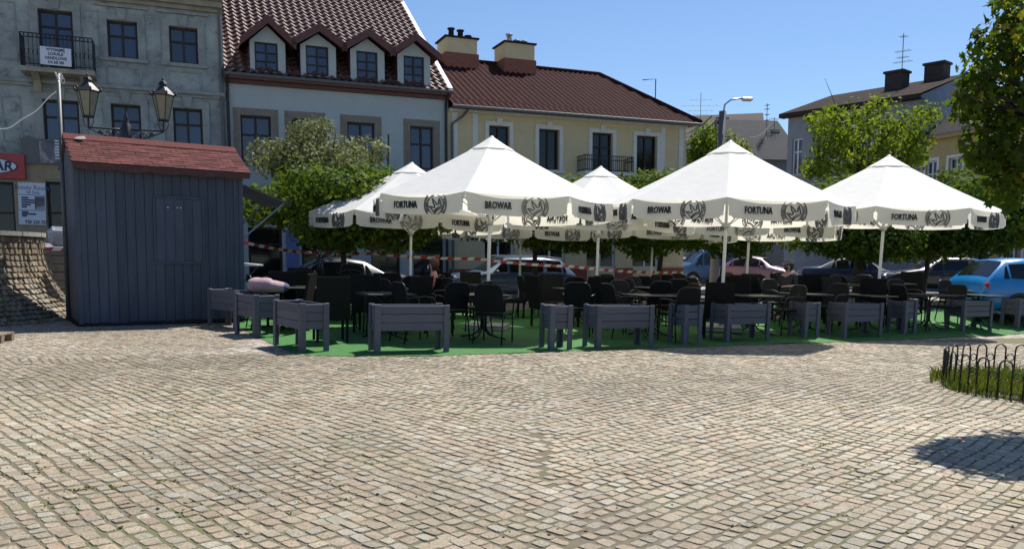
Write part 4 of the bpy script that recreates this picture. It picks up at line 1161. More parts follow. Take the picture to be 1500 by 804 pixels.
for s in gf: window(wb,s,.14,2 if s[1]-s[0] > 1.3 else 1,(.78,.22),'frame_brown','glass_dark',.08,name='shop_window' if s[4]=='s' else 'shop_door')
MB().box(gf[0][1]+.12,gf[0][1]+.55,-.05,-.003,.6,2.4).build('shop_panel','blue_line',wb)
m = MB(); m.box(W0,TW+.02,-.16,-.003,zE-.22,zE-.10); m.box(W0,TW+.03,-.34,-.003,zE-.098,zE+.06); m.build('eaves_moulding','roof_trim',wb)
rt = fac(597,7,6.4); RY,RZ_ = 6.4,rt[1]; EY,EZ = -.30,zE+.06
m = MB(); waves(m,W0,TW-.02,(EY,EZ),(RY,RZ_),.30,.36,.075,.055,per=8); 
rf = stuff(m.build('pantiles','pan_tile',wb,False))
rf = MB().add([(W0,EY,EZ-.03),(TW,EY,EZ-.03),(TW,RY,RZ_-.03),(W0,RY,RZ_-.03),(W0,13,EZ),(TW,13,EZ)],[(0,1,2,3),(3,2,5,4)]).build('roof','roof_trim',wb)
m = MB(); m.tube([(W0,RY,RZ_+.05),(TW,RY,RZ_+.05)],.11,8); m.build('ridge','pan_tile',wb,True)
m = MB(); m.add([(TW-.08,EY,EZ),(TW+.08,EY,EZ),(TW+.08,RY,RZ_),(TW-.08,RY,RZ_),(TW-.08,EY,EZ+.13),(TW+.08,EY,EZ+.13),(TW+.08,RY,RZ_+.13),(TW-.08,RY,RZ_+.13)],[(4,5,6,7),(0,4,7,3),(1,2,6,5),(0,1,5,4)]); m.build('verge_flashing','white_metal',wb)
m = MB(); m.add([(TW,0,zE-.1),(TW,RY,zE-.1),(TW,RY,RZ_-.05),(TW,0,zE+.2)],[(0,1,2,3)]); m.add([(TW,RY,zE-.1),(TW,13,zE-.1),(TW,RY,RZ_-.05)],[(0,1,2)]); m.build('gable_wall','white_plaster',wb)
m = MB(); m.tube([(W0,EY-.05,EZ-.02),(TW+.05,EY-.05,EZ-.02)],.06,8); m.build('gutter','frame_grey',wb)
for x in (W0+.08,TW-.12): m = MB(); m.tube([(x,EY-.05,EZ-.08),(x,-.09,zE-.35),(x,-.09,.1)],.05,8); m.build('downpipe','frame_brown',wb)
slope = (RZ_-EZ)/(RY-EY)
def roofy(z): return EY+(z-EZ)/slope
db_ = -.10
for (xl,xr,yb,ys,xa,ya,wl,wr,wt,wbm) in ((366,418,107,60,390,38,373,407,60,105),(440,492,112,66,464,50,448,481,67,111),(513,563,119,73,537,57,522,553,75,118),(582,630,125,80,605,63,591,621,82,124)):
    L,Rr = fac(xl,80,db_)[0],fac(xr,80,db_)[0]; z0 = zE+.07; zs_ = avg(fac(xl,ys,db_)[1],fac(xr,ys+4,db_)[1]); za = fac(xa,ya,db_)[1]; cx = (L+Rr)/2
    r_ = (fac(wl,80,db_)[0],fac(wr,80,db_)[0],max(fac((wl+wr)/2,wbm,db_)[1],z0+.08),fac((wl+wr)/2,wt,db_)[1]-.02)
    m = MB(); wall(m,L,Rr,z0,zs_,[r_] if r_[3] < zs_ else [(r_[0],r_[1],r_[2],zs_-.02)],.12,db_); m.add([(L,db_,zs_),(Rr,db_,zs_),(cx,db_,za)],[(0,1,2)])
    dm = m.build('dormer','white_plaster',wb)
    rr_ = r_ if r_[3] < zs_ else (r_[0],r_[1],r_[2],zs_-.02)
    window(dm,rr_,db_+.05,2,(.34,.33,.33),'frame_brown','glass',.05,.04)
    for X in (L,Rr):
        y1 = roofy(zs_); MB().add([(X,db_+.001,z0),(X,db_+.001,zs_),(X,y1,zs_)],[(0,1,2)]).build('dormer_cheek','roof_trim',dm)
    zo = .16; oh = .34; hw = (Rr-L)/2; k = (za-zs_)/hw
    for s in (-1,1):
        xe = cx+s*(hw+.30); ze_ = zs_-k*.30+zo; ztop = za+zo
        yt,ye = roofy(ztop),roofy(ze_)
        q = [(cx,db_-oh,ztop),(xe,db_-oh,ze_),(xe,ye,ze_),(cx,yt,ztop)]
        m = MB(); m.add(q+[(x,y,z+.10) for x,y,z in q],[(0,1,2,3),(4,5,6,7),(0,4,5,1),(1,5,6,2),(2,6,7,3),(3,7,4,0)])
        m.build('dormer_roof','roof_trim',dm)
        m = MB(); m.add([(cx,db_-oh-.02,ztop+.12),(xe+s*.03,db_-oh-.02,ze_+.12),(xe+s*.03,db_-oh-.02,ze_-.14),(cx,db_-oh-.02,ztop-.16)]+[(cx,db_-oh+.03,ztop+.12),(xe+s*.03,db_-oh+.03,ze_+.12),(xe+s*.03,db_-oh+.03,ze_-.14),(cx,db_-oh+.03,ztop-.16)],[(0,1,2,3),(0,4,5,1),(1,5,6,2),(2,6,7,3)])
        m.build('bargeboard','roof_trim',dm)

# ---- yellow house
yb_ = thing('yellow_house','cream-yellow two-storey house with dark brown tiled hip roof and small balcony','house',mw=MF.copy())
zY = avg(fac(668,160)[1],fac(1010,184)[1])
wins = [(fac(a,220)[0],fac(b,220)[0]) for a,b in ((716,746),(789,819),(867,897),(932,962))]
zt = avg(fac(716,184)[1],fac(789,189)[1],fac(867,194)[1],fac(932,198)[1]); zb_ = avg(fac(789,249)[1],fac(932,254)[1])
rects = [(a,b,zb_,zt) for a,b in wins]; G0 = TW
gfl = [(wins[0][0]-.2,wins[0][1]+.2,.7,2.6,'s'),(wins[1][0]-.1,wins[1][1]+.3,.05,2.6,'d'),(wins[2][0]-.2,wins[2][1]+.2,1.0,2.6,'s'),(wins[3][0]-.1,wins[3][1]+.2,1.0,2.6,'s')]
m = MB(); wall(m,G0,TR,-.6,zY,rects+gfl,.22); m.add([(TR,0,-.6),(TR,DB,-.6),(TR,DB,zY),(TR,0,zY)],[(0,1,2,3)]); m.build('wall','yellow_plaster',yb_)
for i,r_ in enumerate(rects):
    window(yb_,r_,.14,2,(.66,.34) if i == 2 else (1,),'frame_brown','glass_dark',.06); surround(yb_,r_,.16,'yellow_white',.05,'lrt')
    cx = (r_[0]+r_[1])/2; MB().box(cx-.11,cx+.11,-.09,-.054,r_[3]+.02,r_[3]+.28).build('keystone','yellow_white',yb_)
    MB().box(r_[0]-.22,r_[1]+.22,-.12,-.002,r_[2]-.12,r_[2]-.01).build('sill','yellow_white',yb_)
for s in gfl: window(yb_,s,.14,2 if s[1]-s[0] > 1.2 else 1,(.75,.25),'frame_white','glass_dark',.07,name='shop_window' if s[4]=='s' else 'shop_door')
for a,b in ((G0+.35,G0+.95),(TR-1.05,TR-.35)):
    for x in (a-.22,b): MB().box(x,x+.22,-.045,-.002,2.9,zY-.14).build('pilaster','yellow_white',yb_)
m = MB(); m.box(G0,TR+.04,-.10,-.003,zb_-.36,zb_-.20); m.build('string_course','yellow_white',yb_)
segs = sorted([(s[0],s[1]) for s in gfl]); xx = G0
for a,b in segs+[(TR,TR)]:
    if a > xx: MB().box(xx,a-.001,-.05,-.003,-.3,1.0).build('plinth','plinth_red',yb_)
    xx = b
MB().box(G0,TR+.02,-.14,-.003,zY-.13,zY-.02).build('eaves_moulding','yellow_white',yb_)
RY = 5.2; rz0 = avg(fac(690,95,RY)[1],fac(850,105,RY)[1]); xr = fac(878,107,RY)[0]; EY,EZ = -.45,zY+.03; XR = TR+.45
Lf = math.hypot(RY-EY,rz0-EZ)
def trim(x): return Lf if x <= xr else Lf*max(0,(XR-x)/(XR-xr))
m = MB(); waves(m,G0,XR,(EY,EZ),(RY,rz0),.26,.36*9,.055,.0,trim,per=6)
# finer version: long corrugations plus one stepped course near the eave
stuff(m.build('corrugated_tiles','brown_tile',yb_,True))
m = MB(); dy_,dz_ = (RY-EY)/Lf,(rz0-EZ)/Lf
q0 = (EY-.05,EZ-.02); q1 = (EY+dy_*.62,EZ+dz_*.62+.055); waves(m,G0,XR-.35,(q0[0],q0[1]+.03),q1,.26,.62,.055,.0); stuff(m.build('eave_tiles','brown_tile',yb_,True))
m = MB(); m.add([(XR,EY,EZ),(XR,2*RY-EY,EZ),(xr,RY,rz0)],[(0,1,2)]); m.add([(G0,2*RY-EY,EZ),(XR,2*RY-EY,EZ),(xr,RY,rz0),(G0,RY,rz0)],[(0,3,2,1)]); m.add([(G0,EY,EZ-.03),(XR,EY,EZ-.03),(XR,2*RY-EY,EZ-.03),(G0,2*RY-EY,EZ-.03)],[(0,1,2,3)]); m.build('roof','roof_trim',yb_)
m = MB(); m.tube([(G0,RY,rz0+.06),(xr,RY,rz0+.06),(XR,EY,EZ+.08)],.10,8); m.build('ridge','brown_tile',yb_,True)
m = MB(); m.tube([(G0,EY-.08,EZ-.04),(XR,EY-.08,EZ-.04)],.065,8); m.build('gutter','frame_grey',yb_); m = MB(); m.tube([(G0+.65,EY-.08,EZ-.08),(G0+.5,-.25,EZ-.32),(G0+.12,-.09,EZ-.62),(G0+.12,-.09,.1)],.05,8); m.build('downpipe','frame_grey',yb_)
for (xl,xr_,yt_,ym,ybm,pots) in ((654,699,54,76,98,((.25,.34,'dark_roof'),(.55,.30,'dark_roof'),(.80,.10,'dark_roof'))),(740,783,62,85,108,((.25,.32,'alu'),(.5,.10,'alu'),(.75,.10,'alu')))):
    yy = RY-.9; L,Rr = fac(xl,80,yy)[0],fac(xr_,80,yy)[0]; z2 = fac(xl,yt_,yy)[1]; z1 = fac(xl,ym,yy)[1]; z0 = rz0-1.2; dd = 1.3
    c_ = MB().box(L,Rr,yy,yy+dd,z1,z2).build('chimney','yellow_plaster',yb_)
    MB().box(L-.06,Rr+.06,yy-.06,yy+dd+.06,z0,z1-.002).build('chimney_base','brick_base',c_); MB().box(L-.08,Rr+.08,yy-.08,yy+dd+.08,z2+.001,z2+.07).build('chimney_cap','dark_roof',c_)
    for u,hh,mt in pots:
        x = L+(Rr-L)*u; MB().lathe([(.13,z2+.07),(.12,z2+.07+hh),(.17,z2+.09+hh),(.17,z2+.14+hh),(0,z2+.16+hh)],10,Matrix.Translation((x,yy+.4,0))).build('chimney_pot',mt,c_,True)
# small balcony of the yellow house
bx0,bx1 = fac(853,250,-.5)[0],fac(925,250,-.5)[0]; bf = zb_-.05
MB().box(bx0,bx1,-.75,-.004,bf-.12,bf).build('balcony_slab','yellow_white',yb_)
m = MB(); path = [(bx0+.03,-.01),(bx0+.03,-.70),(bx1-.03,-.70),(bx1-.03,-.01)]
for z in (bf+.06,bf+.45,bf+.62): m.tube([(x,y,z) for x,y in path],.018,5)
for (xa,ya),(xb,yb2) in zip(path,path[1:]):
    n_ = max(3,int(math.hypot(xb-xa,yb2-ya)/.09))
    for i in range(n_+1): x = xa+(xb-xa)*i/n_; y = ya+(yb2-ya)*i/n_; m.tube([(x,y,bf),(x,y,bf+.62)],.013,4)
m.build('balcony_railing','cast_iron',yb_)
# wire rod sticking up before the white house
p = onground(at(568,300,26)); zt = at(567,197,26).z
o = MB().tube([(0,0,0),(0,0,zt-p.z)],.03,6).build('thin_post','cast_iron'); o.location = p; tag(o,'thin dark upright post in front of the pale dormer house','post')

# ------------------------------------------------------------------ houses on the right side of the square
def side_frame(px0,py0,d0,px1,py1,d1):
    """level frame whose x axis runs from the near corner to the far corner of a facade"""
    a = MG.inverted() @ at(px0,py0,d0); b = MG.inverted() @ at(px1,py1,d1); ang = math.atan2(b.y-a.y,b.x-a.x)
    return MG @ Matrix.Translation((a.x,a.y,0)) @ Matrix.Rotation(ang,4,'Z'), math.hypot(b.x-a.x,b.y-a.y), a.z
# grey house: facade from far (1155) to near (1348)
Mg,Lg,zg = side_frame(1155,168,46,1349,143,40.5); MgI = Mg.inverted()
gb = thing('grey_street_house','tall blue-grey house with brown felt roof and two sooty chimneys behind the sparse tree','house',mw=Mg)
wr = []
for px,pw in ((1168,14),(1203,13),(1238,15),(1275,16),(1312,18)):
    x0 = fac(px-pw/2,210,0,MgI)[0]; x1 = fac(px+pw/2,210,0,MgI)[0]
    for k in range(3): wr.append((x0,x1,zg-1.4-2.0-k*3.2,zg-1.4-k*3.2))
wr = [q for q in wr if q[2] > .6]
m = MB(); wall(m,0,Lg,-.6,zg,wr,.18); m.build('wall','grey_plaster',gb)
for q in wr: window(gb,q,.12,2,(.65,.35),'frame_white','glass',.07)
rh = 1.75; m = MB()
m.add([(Lg,0,-.6),(Lg,9,-.6),(Lg,9,zg+.2),(Lg,5.2,zg+rh-.1),(Lg,0,zg)],[(0,1,2,3,4)]); m.build('party_wall','party_wall',gb)
m = MB(); m.add([(-.3,-.5,zg),(Lg+.2,-.5,zg),(Lg+.2,5.2,zg+rh),(-.3,5.2,zg+rh),(Lg+.2,9.3,zg+.1),(-.3,9.3,zg+.1),(-.3,-.5,zg-.22),(Lg+.2,-.5,zg-.22)],[(0,1,2,3),(3,2,4,5),(6,7,1,0)]); m.add([(-.3,-.5,zg-.22),(Lg+.2,-.5,zg-.22),(Lg+.2,0,zg-.22),(-.3,0,zg-.22)],[(0,3,2,1)]); m.add([(0,0,-.6),(0,9,-.6),(0,9,zg),(0,5.2,zg+rh-.1),(0,0,zg)],[(4,3,2,1,0)])
m.build('roof','brown_roof',gb)
for px0,px1,yt_,yb2,yy in ((1296,1321,109,135,3.0),(1353,1381,97,125,4.4)):
    x0 = fac(px0,120,yy,MgI)[0]; x1 = fac(px1,120,yy,MgI)[0]; z1 = fac(px0,yt_,yy,MgI)[1]
    c_ = MB().box(x0,x1,yy,yy+.9,zg-.3,z1).build('chimney','soot_brick',gb); MB().box(x0-.08,x1+.08,yy-.08,yy+.98,z1+.001,z1+.12).build('chimney_cap','soot_brick',c_)
def antenna(parent, p, h, bars, mat='frame_grey'):
    m = MB(); m.tube([p,(p[0],p[1],p[2]+h)],.022,5)
    for f_,l in bars:
        z = p[2]+h*f_; m.tube([(p[0]-l,p[1],z+.02),(p[0]+l,p[1]+l*.3,z)],.014,4)
        for q in (-.8,-.4,0,.4,.8): m.tube([(p[0]+l*q,p[1]-.25,z),(p[0]+l*q,p[1]+.25,z)],.009,4)
    return m.build('antenna',mat,parent)
xa,za = fac(1321,108,3.4,MgI); antenna(gb,(xa,3.4,za-1.2),fac(1321,50,3.4,MgI)[1]-za+1.2,((.95,.2),(.72,.42),(.62,.3),(.55,.5)))
# ochre house further along, nearer
Mo,Lo,zo_ = side_frame(1349,207,40.5,1560,228,33.0); MoI = Mo.inverted()
oc = thing('ochre_house','ochre-yellow low house with dark felt roof and white-framed windows at the right of the square','house',mw=Mo)
wr = []
for px,pw,yt_ in ((1364,22,240),(1399,26,241),(1441,34,250),(1490,34,254),(1535,34,256)):
    x0 = fac(px-pw/2,260,0,MoI)[0]; x1 = fac(px+pw/2,260,0,MoI)[0]; zt = zo_-1.05
    wr.append((x0+.12,x1-.12,zt-1.9,zt)); wr.append((x0+.12,x1-.12,.8,2.7))
m = MB(); wall(m,0,Lo,-.6,zo_,wr,.18); m.add([(Lo,0,-.6),(Lo,9,-.6),(Lo,9,zo_),(Lo,0,zo_)],[(0,1,2,3)]); m.build('wall','ochre_plaster',oc)
for q in wr: window(oc,q,.10,2,(.68,.32),'frame_white','glass',.07); surround(oc,q,.13,'frame_white',.04,'lrtb')
MB().box(0,Lo,-.35,-.003,zo_-.1,zo_+.08).build('eaves_moulding','ochre_plaster',oc)
m = MB(); m.add([(-.0,-.55,zo_+.09),(Lo+.4,-.55,zo_+.09),(Lo+.4,5,zo_+3.0),(-.0,5,zo_+3.0),(Lo+.4,9,zo_),(0,9,zo_)],[(0,1,2,3),(3,2,4,5)]); m.build('roof','dark_roof',oc)
MB().add([(2.6,-.2,zo_+.30),(4.6,-.2,zo_+.30),(4.6,1.6,zo_+1.26),(2.6,1.6,zo_+1.26)],[(0,1,2,3)]).build('roof_sheet','grey_roof',oc)
# far houses seen between: gable with chimney, grey sheet roof
def simple_house(name,label,px0,px1,py_e,d,h_extra,roofm,wallm,rise=2.2,yaw=0,depth=8):
    a = MG.inverted() @ at(px0,py_e,d); b = MG.inverted() @ at(px1,py_e,d); L = b.x-a.x; z = a.z
    Mx = MG @ Matrix.Translation((a.x,a.y,0)) @ Matrix.Rotation(yaw,4,'Z'); t = thing(name,label,'house',mw=Mx)
    wr = [(L*(.08+.18*k),L*(.08+.18*k)+1.0,z-2.6,z-1.0) for k in range(5)]
    m = MB(); wall(m,0,L,-.6,z,wr,.15); m.add([(0,0,-.6),(0,depth,-.6),(0,depth,z),(0,depth/2,z+rise),(0,0,z)],[(4,3,2,1,0)]); m.add([(L,0,-.6),(L,depth,-.6),(L,depth,z),(L,depth/2,z+rise),(L,0,z)],[(0,1,2,3,4)]); m.build('wall',wallm,t)
    for q in wr: window(t,q,.1,2,(.65,.35),'frame_white','glass',.07)
    m = MB(); m.add([(-.3,-.4,z-.1),(L+.3,-.4,z-.1),(L+.3,depth/2,z+rise+.08),(-.3,depth/2,z+rise+.08),(L+.3,depth+.4,z-.1),(-.3,depth+.4,z-.1)],[(0,1,2,3),(3,2,4,5)]); m.build('roof',roofm,t)
    return t,Mx.inverted(),z,L
t,Mi,z,L = simple_house('far_house','far house with dark sloping roof and pale chimney beyond the yellow house',1000,1110,206,62,0,'soot_brick','white_plaster',2.4,R(-14))
m = MB(); yy=4; x0=fac(1079,190,yy,Mi)[0]; x1=fac(1102,190,yy,Mi)[0]; zt=fac(1090,180,yy,Mi)[1]
MB().box(x0,x1,yy,yy+1,z+1,zt).build('chimney','old_cornice',t)
x_,z_ = fac(1026,175,2.0,Mi); antenna(t,(x_,2.0,z_-1.0),fac(1026,136,2.0,Mi)[1]-z_+1.0,((.82,.9),(.68,1.5),(.55,1.0),(.45,.6)))
t,Mi,z,L = simple_house('far_house','far house with grey sheet-metal roof and sooty chimney blocks',1090,1175,232,56,0,'grey_roof','grey_plaster',3.2,R(8))
for px0,px1,yt_,mt in ((1099,1130,200,'dark_roof'),(1130,1142,190,'old_cornice'),(1136,1150,201,'dark_roof'),(1106,1118,223,'dark_roof')):
    yy = 2.6; x0=fac(px0,210,yy,Mi)[0]; x1=fac(px1,210,yy,Mi)[0]; zt=fac(px0,yt_,yy,Mi)[1]; MB().box(x0,x1,yy,yy+.8,z+.2,zt).build('chimney',mt,t)
x_,z_ = fac(1122,220,2.4,Mi); antenna(t,(x_,2.4,z_-.6),fac(1123,152,2.4,Mi)[1]-z_+.6,((.97,.12),(.9,.15),(.8,.15),(.7,.15)))
x_,z_ = fac(1134,190,2.8,Mi); antenna(t,(x_,2.8,z_-.4),fac(1134,172,2.8,Mi)[1]-z_+.4,((.9,.35),(.6,.5)))
t,Mi,z,L = simple_house('far_house','far dark shop house with glazed ground floor seen under the parasols',1060,1165,300,52,0,'dark_roof','grey_plaster',1.5,R(-20))
# slim antenna pole above the yellow roof's far end
t,Mi,z,L = simple_house('far_house','low pale house hidden behind the yellow house',930,1010,215,52,0,'dark_roof','white_plaster',1.0,R(10))
x_,z_ = fac(960,150,2.0,Mi); m = MB(); m.tube([(x_,2.0,z),(x_,2.0,fac(960,116,2.0,Mi)[1]),(x_-.9,2.0,fac(960,118,2.0,Mi)[1])],.04,5); m.build('antenna','frame_grey',t)
# concrete street light pole
p = onground(at(1050,330,38)); sp = thing('street_light','dark concrete street light pole with curved arm and lamp head','street lamp',p)
zt = at(1052,163,38).z-p.z; za = at(1070,147,38).z-p.z
MB().lathe([(.22,0),(.17,zt),(0,zt+.02)],10).build('pole','frame_grey',sp,True)
MB().tube([(0,0,zt-.3),(.08,0,zt+.3),(.35,0,za+.02),(.95,0,za+.12)],.045,6).build('arm','alu',sp,True)
m = MB(); m.box(.85,1.35,-.14,.14,za-.02,za+.14,bev=.05); m.build('lamp_head','alu',sp)
m = MB(); m.box(-.3,.3,-.04,.04,zt-.35,zt-.28); m.box(-.35,-.25,-.1,.1,zt-.75,zt-.4); m.build('crossarm','frame_grey',sp)
for k,(a_,b_) in enumerate((((1043,170),(990,196)),((1048,178),(990,208)),((1098,202),(1130,180)))):
    q0,q1 = at(*a_,38),at(*b_,38 if k < 2 else 52); pts = [q0.lerp(q1,i/10)+Vector((0,0,-.25*math.sin(math.pi*i/10))) for i in range(11)]
    o = MB().tube(pts,.03 if k < 2 else .02,4).build('overhead_wire','frame_grey'); tag(o,('upper black overhead wire running from the street light pole to the yellow house','lower black overhead wire running from the street light pole to the yellow house','thin wire between chimneys above the grey sheet roof')[k],'wire')
# ------------------------------------------------------------------ trees
def limbs(m, base, top, r0, spread, n, rr, crown, depth=2):
    pts = [Vector(base)+(Vector(top)-Vector(base))*(i/5)+Vector((rr.gauss(0,.03),rr.gauss(0,.03),0))*(i>0) for i in range(6)]
    m.tube(pts,[r0*(1-.09*i) for i in range(6)],8)
    for k in range(n):
        a = 2*math.pi*k/n+rr.uniform(-.4,.4); c,rx,ry,rz = crown; s = pts[-1].lerp(pts[-2],rr.uniform(0,1.0))
        e = Vector(c)+Vector((math.cos(a)*rx*rr.uniform(.4,.7),math.sin(a)*ry*rr.uniform(.4,.7),rz*rr.uniform(-.3,.55)))
        mid_ = s.lerp(e,.5)+Vector((0,0,rz*.15)); m.tube([s,mid_,e],[r0*.45,r0*.28,r0*.10],5)
        for j in range(depth):
            e2 = mid_.lerp(e,rr.random())+Vector((rr.gauss(0,rx*.14),rr.gauss(0,ry*.14),rr.gauss(0,rz*.2))); m.tube([mid_,mid_.lerp(e2,.5)+Vector((0,0,.05)),e2],[r0*.22,r0*.14,r0*.05],4)
def tree(name, label, px, d, cz, rx, rz, nl, size, mat, seed, group=None, nblob=16, shell=.5, n_limbs=7, r0=.11, ry=None, base=None, shape='quad', lump=.42, up=.35, tone=None, trunk_h=None, br=None):
    rr = random.Random(seed); p = onground(at(px,380,d)) if base is None else base
    t = thing(name,label,'tree',p,0,group); ry = ry or rx; c = Vector((0,0,cz-p.z))
    blobs = [(c,rx*.72,ry*.72,rz*.72)]
    for k in range(nblob):
        a = rr.uniform(0,6.283); e = math.asin(rr.uniform(-.75,1)); q = rr.uniform(.5,.78)
        s = lump*rr.uniform(.65,1.2)
        blobs.append((c+Vector((math.cos(a)*math.cos(e)*rx*q,math.sin(a)*math.cos(e)*ry*q,math.sin(e)*rz*q)),rx*s,ry*s,rz*s))
    m = MB(); limbs(m,(0,0,-.05),(rr.gauss(0,.05),rr.gauss(0,.05),trunk_h or max(.9,c.z-rz*.55)),r0,.3,n_limbs,rr,(c,rx,ry,rz)); m.build('trunk','bark',t,True)
    pts = blob_points(blobs,nl,rr,shell)
    tn = tone or (lambda p_,r_: min(1,max(0,.45+.35*noise.noise(p_*1.3+Vector((seed,0,0)))+r_.gauss(0,.2))))
    leaves('crown',mat,pts,t,size,shape,seed,tn,up); return t
GM = 'round-headed maples along the street'
tree('globe_maple','full round maple between the kiosk and the parasols, under the pale blossom tree',502,20.8,at(502,307,20.8).z,2.7,1.25,19000,.14,'g_maple',1,GM)
tree('globe_maple','round maple behind the large parasol, above the blue estate car',785,24.5,2.65,2.7,1.35,13000,.15,'g_maple',2,GM)
tree('globe_maple','round maple standing before the red plinth of the yellow house',968,25.5,2.75,2.3,1.45,11000,.15,'g_maple',3,GM)
tree('globe_maple','round maple above the pale blue van',1058,28.5,2.6,1.9,1.3,8000,.15,'g_maple',4,GM)
tree('globe_maple','broad dark round maple behind the parasol with the leaning pole',1262,25,2.75,2.75,1.5,14000,.15,'g_maple',5,GM)
tree('globe_maple','round maple behind the bright blue car',1440,24.5,3.05,2.3,1.55,13000,.15,'g_maple',6,GM)
tree('globe_maple','round maple filling the gap beside the bright blue car',1355,27.5,2.9,1.9,1.35,8000,.15,'g_maple',16,GM)
tree('globe_maple','round maple standing off beyond the blue car',1580,25,3.1,2.2,1.5,7000,.16,'g_maple',17,GM)
tree('blossom_tree','pale grey-green blossoming tree in front of the dormer house',474,25.5,at(474,236,25.5).z,2.15,1.35,12000,.11,'g_blossom',7,nblob=22,shell=.3,lump=.36,n_limbs=9,up=.2)
tree('sparse_tree','loosely leaved spring tree with dark branches before the blue-grey house',1258,30,at(1258,212,30).z,3.0,2.3,5600,.17,'g_light',8,nblob=40,shell=.2,lump=.19,n_limbs=13,r0=.14,trunk_h=at(1258,262,30).z,up=.2)
tree('light_green_tree','bright yellow-green far tree beside the street light pole',1040,56,at(1040,222,56).z,2.4,2.6,4500,.26,'g_light',9,nblob=16,shell=.4)
# foreground maple in the fenced ring
fr_c = Vector((6.85,9.75,0)); rr = random.Random(21)
tc_ = Vector((6.15,7.75,0))
t = thing('foreground_maple','dark maple with lobed leaves, sunlit patches coloured yellow, overhanging the cobbles near the hoop fence','tree',tc_)
blobs = []; KD_ = .775
for px,py,d,s in ((1492,60,10.2,.62),(1458,72,10.3,.36),(1432,104,10.1,.26),(1472,150,10.2,.62),(1430,150,10.3,.34),(1420,130,10.0,.20),(1456,215,10.2,.46),(1492,220,10.2,.6),(1430,236,10.3,.22),(1482,268,10.1,.42),(1502,14,10.2,.45),(1550,120,10.4,.9),(1600,200,10.4,1.0),(1600,30,10.6,1.2),(1680,-60,10.6,1.1),(1720,120,10.2,1.2),(1780,-40,10.6,1.2)):
    blobs.append((at(px,py,d*KD_)-tc_,s*KD_,s*KD_,s*.85*KD_))
m = MB(); m.tube([(0,0,-.05),(.03,.0,.9),(-.02,.03,1.7),(.04,0,2.8),(.1,.1,3.9)],[.12,.10,.09,.07,.04],10)
for c,s,_,_ in blobs:
    z0 = min(3.0,max(1.6,c.z-.7)); s0 = Vector((0,0.02,z0)); m.tube([s0,s0.lerp(c,.5)+Vector((0,0,.12)),c],[.04,.026,.008],5)
    for k in range(3): e = c+Vector((rr.gauss(0,s*.5),rr.gauss(0,s*.5),rr.gauss(0,s*.5))); m.tube([s0.lerp(c,.7),e],[.011,.004],4)
m.build('trunk','bark',t,True)
pts = blob_points(blobs,5600,rr,.2)
leaves('crown','g_fore',pts,t,.100,'maple',4,lambda p_,r_: min(1,max(0,.45+.55*noise.noise(p_*2.2)+r_.gauss(0,.22))),.25)

# ------------------------------------------------------------------ low hoop fence and grass of the ring
RF = 1.32; nh = 30
ft = thing('hoop_fence','low black iron hoop fence round the grass ring','fence',fr_c); HF = .45
def hoop(w_,h_,rad=.0105):
    m = MB(); pts = [(-w_/2,0,-.03),(-w_/2,0,h_-w_/2)]+[(w_/2*math.cos(a),0,h_-w_/2+w_/2*math.sin(a)) for a in [math.pi*(1-i/8) for i in range(1,8)]]+[(w_/2,0,h_-w_/2),(w_/2,0,-.03)]
    m.tube(pts,rad,6); return m.mesh('hoop','cast_iron',True)
ha,hb = hoop(.15,HF),hoop(.15,HF-.08); pitch = 2*math.pi/nh
m = MB(); m.tube([(.048*math.cos(a),0,.048*math.sin(a)) for a in [2*math.pi*i/14 for i in range(15)]],.0065,5,cap=False); rg = m.mesh('ring','cast_iron',True)
for k in range(nh):
    a = pitch*k; Tm = Matrix.Rotation(a,4,'Z') @ Matrix.Translation((0,-RF,0)); obj('hoop',ha if k % 2 == 0 else ha,ft,mw=Tm)
    Tm = Matrix.Rotation(a+pitch/2,4,'Z') @ Matrix.Translation((0,-RF,HF*.60)); obj('ring',rg,ft,mw=Tm)
m = MB(); m.tube([(RF*math.sin(a),-RF*math.cos(a),.075) for a in [2*math.pi*i/60 for i in range(61)]],.007,5,cap=False); m.build('rail','cast_iron',ft)
MB().lathe([(RF+.06,.0),(RF+.03,.03),(.5,.07),(0,.08)],40,Matrix.Translation(fr_c)).build('earth_bed','earth')
struct(bpy.data.objects['earth_bed'])
rr = random.Random(9); pts = []
for k in range(9000):
    a = rr.uniform(0,6.283); q = math.sqrt(rr.random())*(RF+.16)
    if q > RF+.02 and rr.random() < .4+.4*math.sin(a*7): continue
    pts.append((fr_c+Vector((q*math.cos(a),q*math.sin(a),.03)),(rr.gauss(0,.3),rr.gauss(0,.3),.0)))
v=[];f=[];tn=[]
for p,_ in pts:
    h_ = rr.uniform(.05,.17)*(1.3 if rr.random()<.1 else 1); a = rr.uniform(0,6.283); w_ = rr.uniform(.004,.009); dx,dy = math.cos(a)*w_,math.sin(a)*w_; lx,ly = rr.gauss(0,.35)*h_,rr.gauss(0,.35)*h_; b=len(v)
    v += [(p.x-dx,p.y-dy,p.z-.03),(p.x+dx,p.y+dy,p.z-.03),(p.x+dx*.6+lx*.5,p.y+dy*.6+ly*.5,p.z+h_*.6),(p.x+lx,p.y+ly,p.z+h_),(p.x-dx*.6+lx*.5,p.y-dy*.6+ly*.5,p.z+h_*.6)]; f.append((b,b+1,b+2,b+3,b+4)); tn.append(rr.random())
me = bpy.data.meshes.new('grass'); me.from_pydata(v,[],f); me.materials.append(M['g_grass']); a_=me.attributes.new('tone','FLOAT','FACE'); a_.data.foreach_set('value',tn); me.update()
g = obj('grass',me); tag(g,'long green grass growing inside the hoop fence ring','grass'); stuff(g)

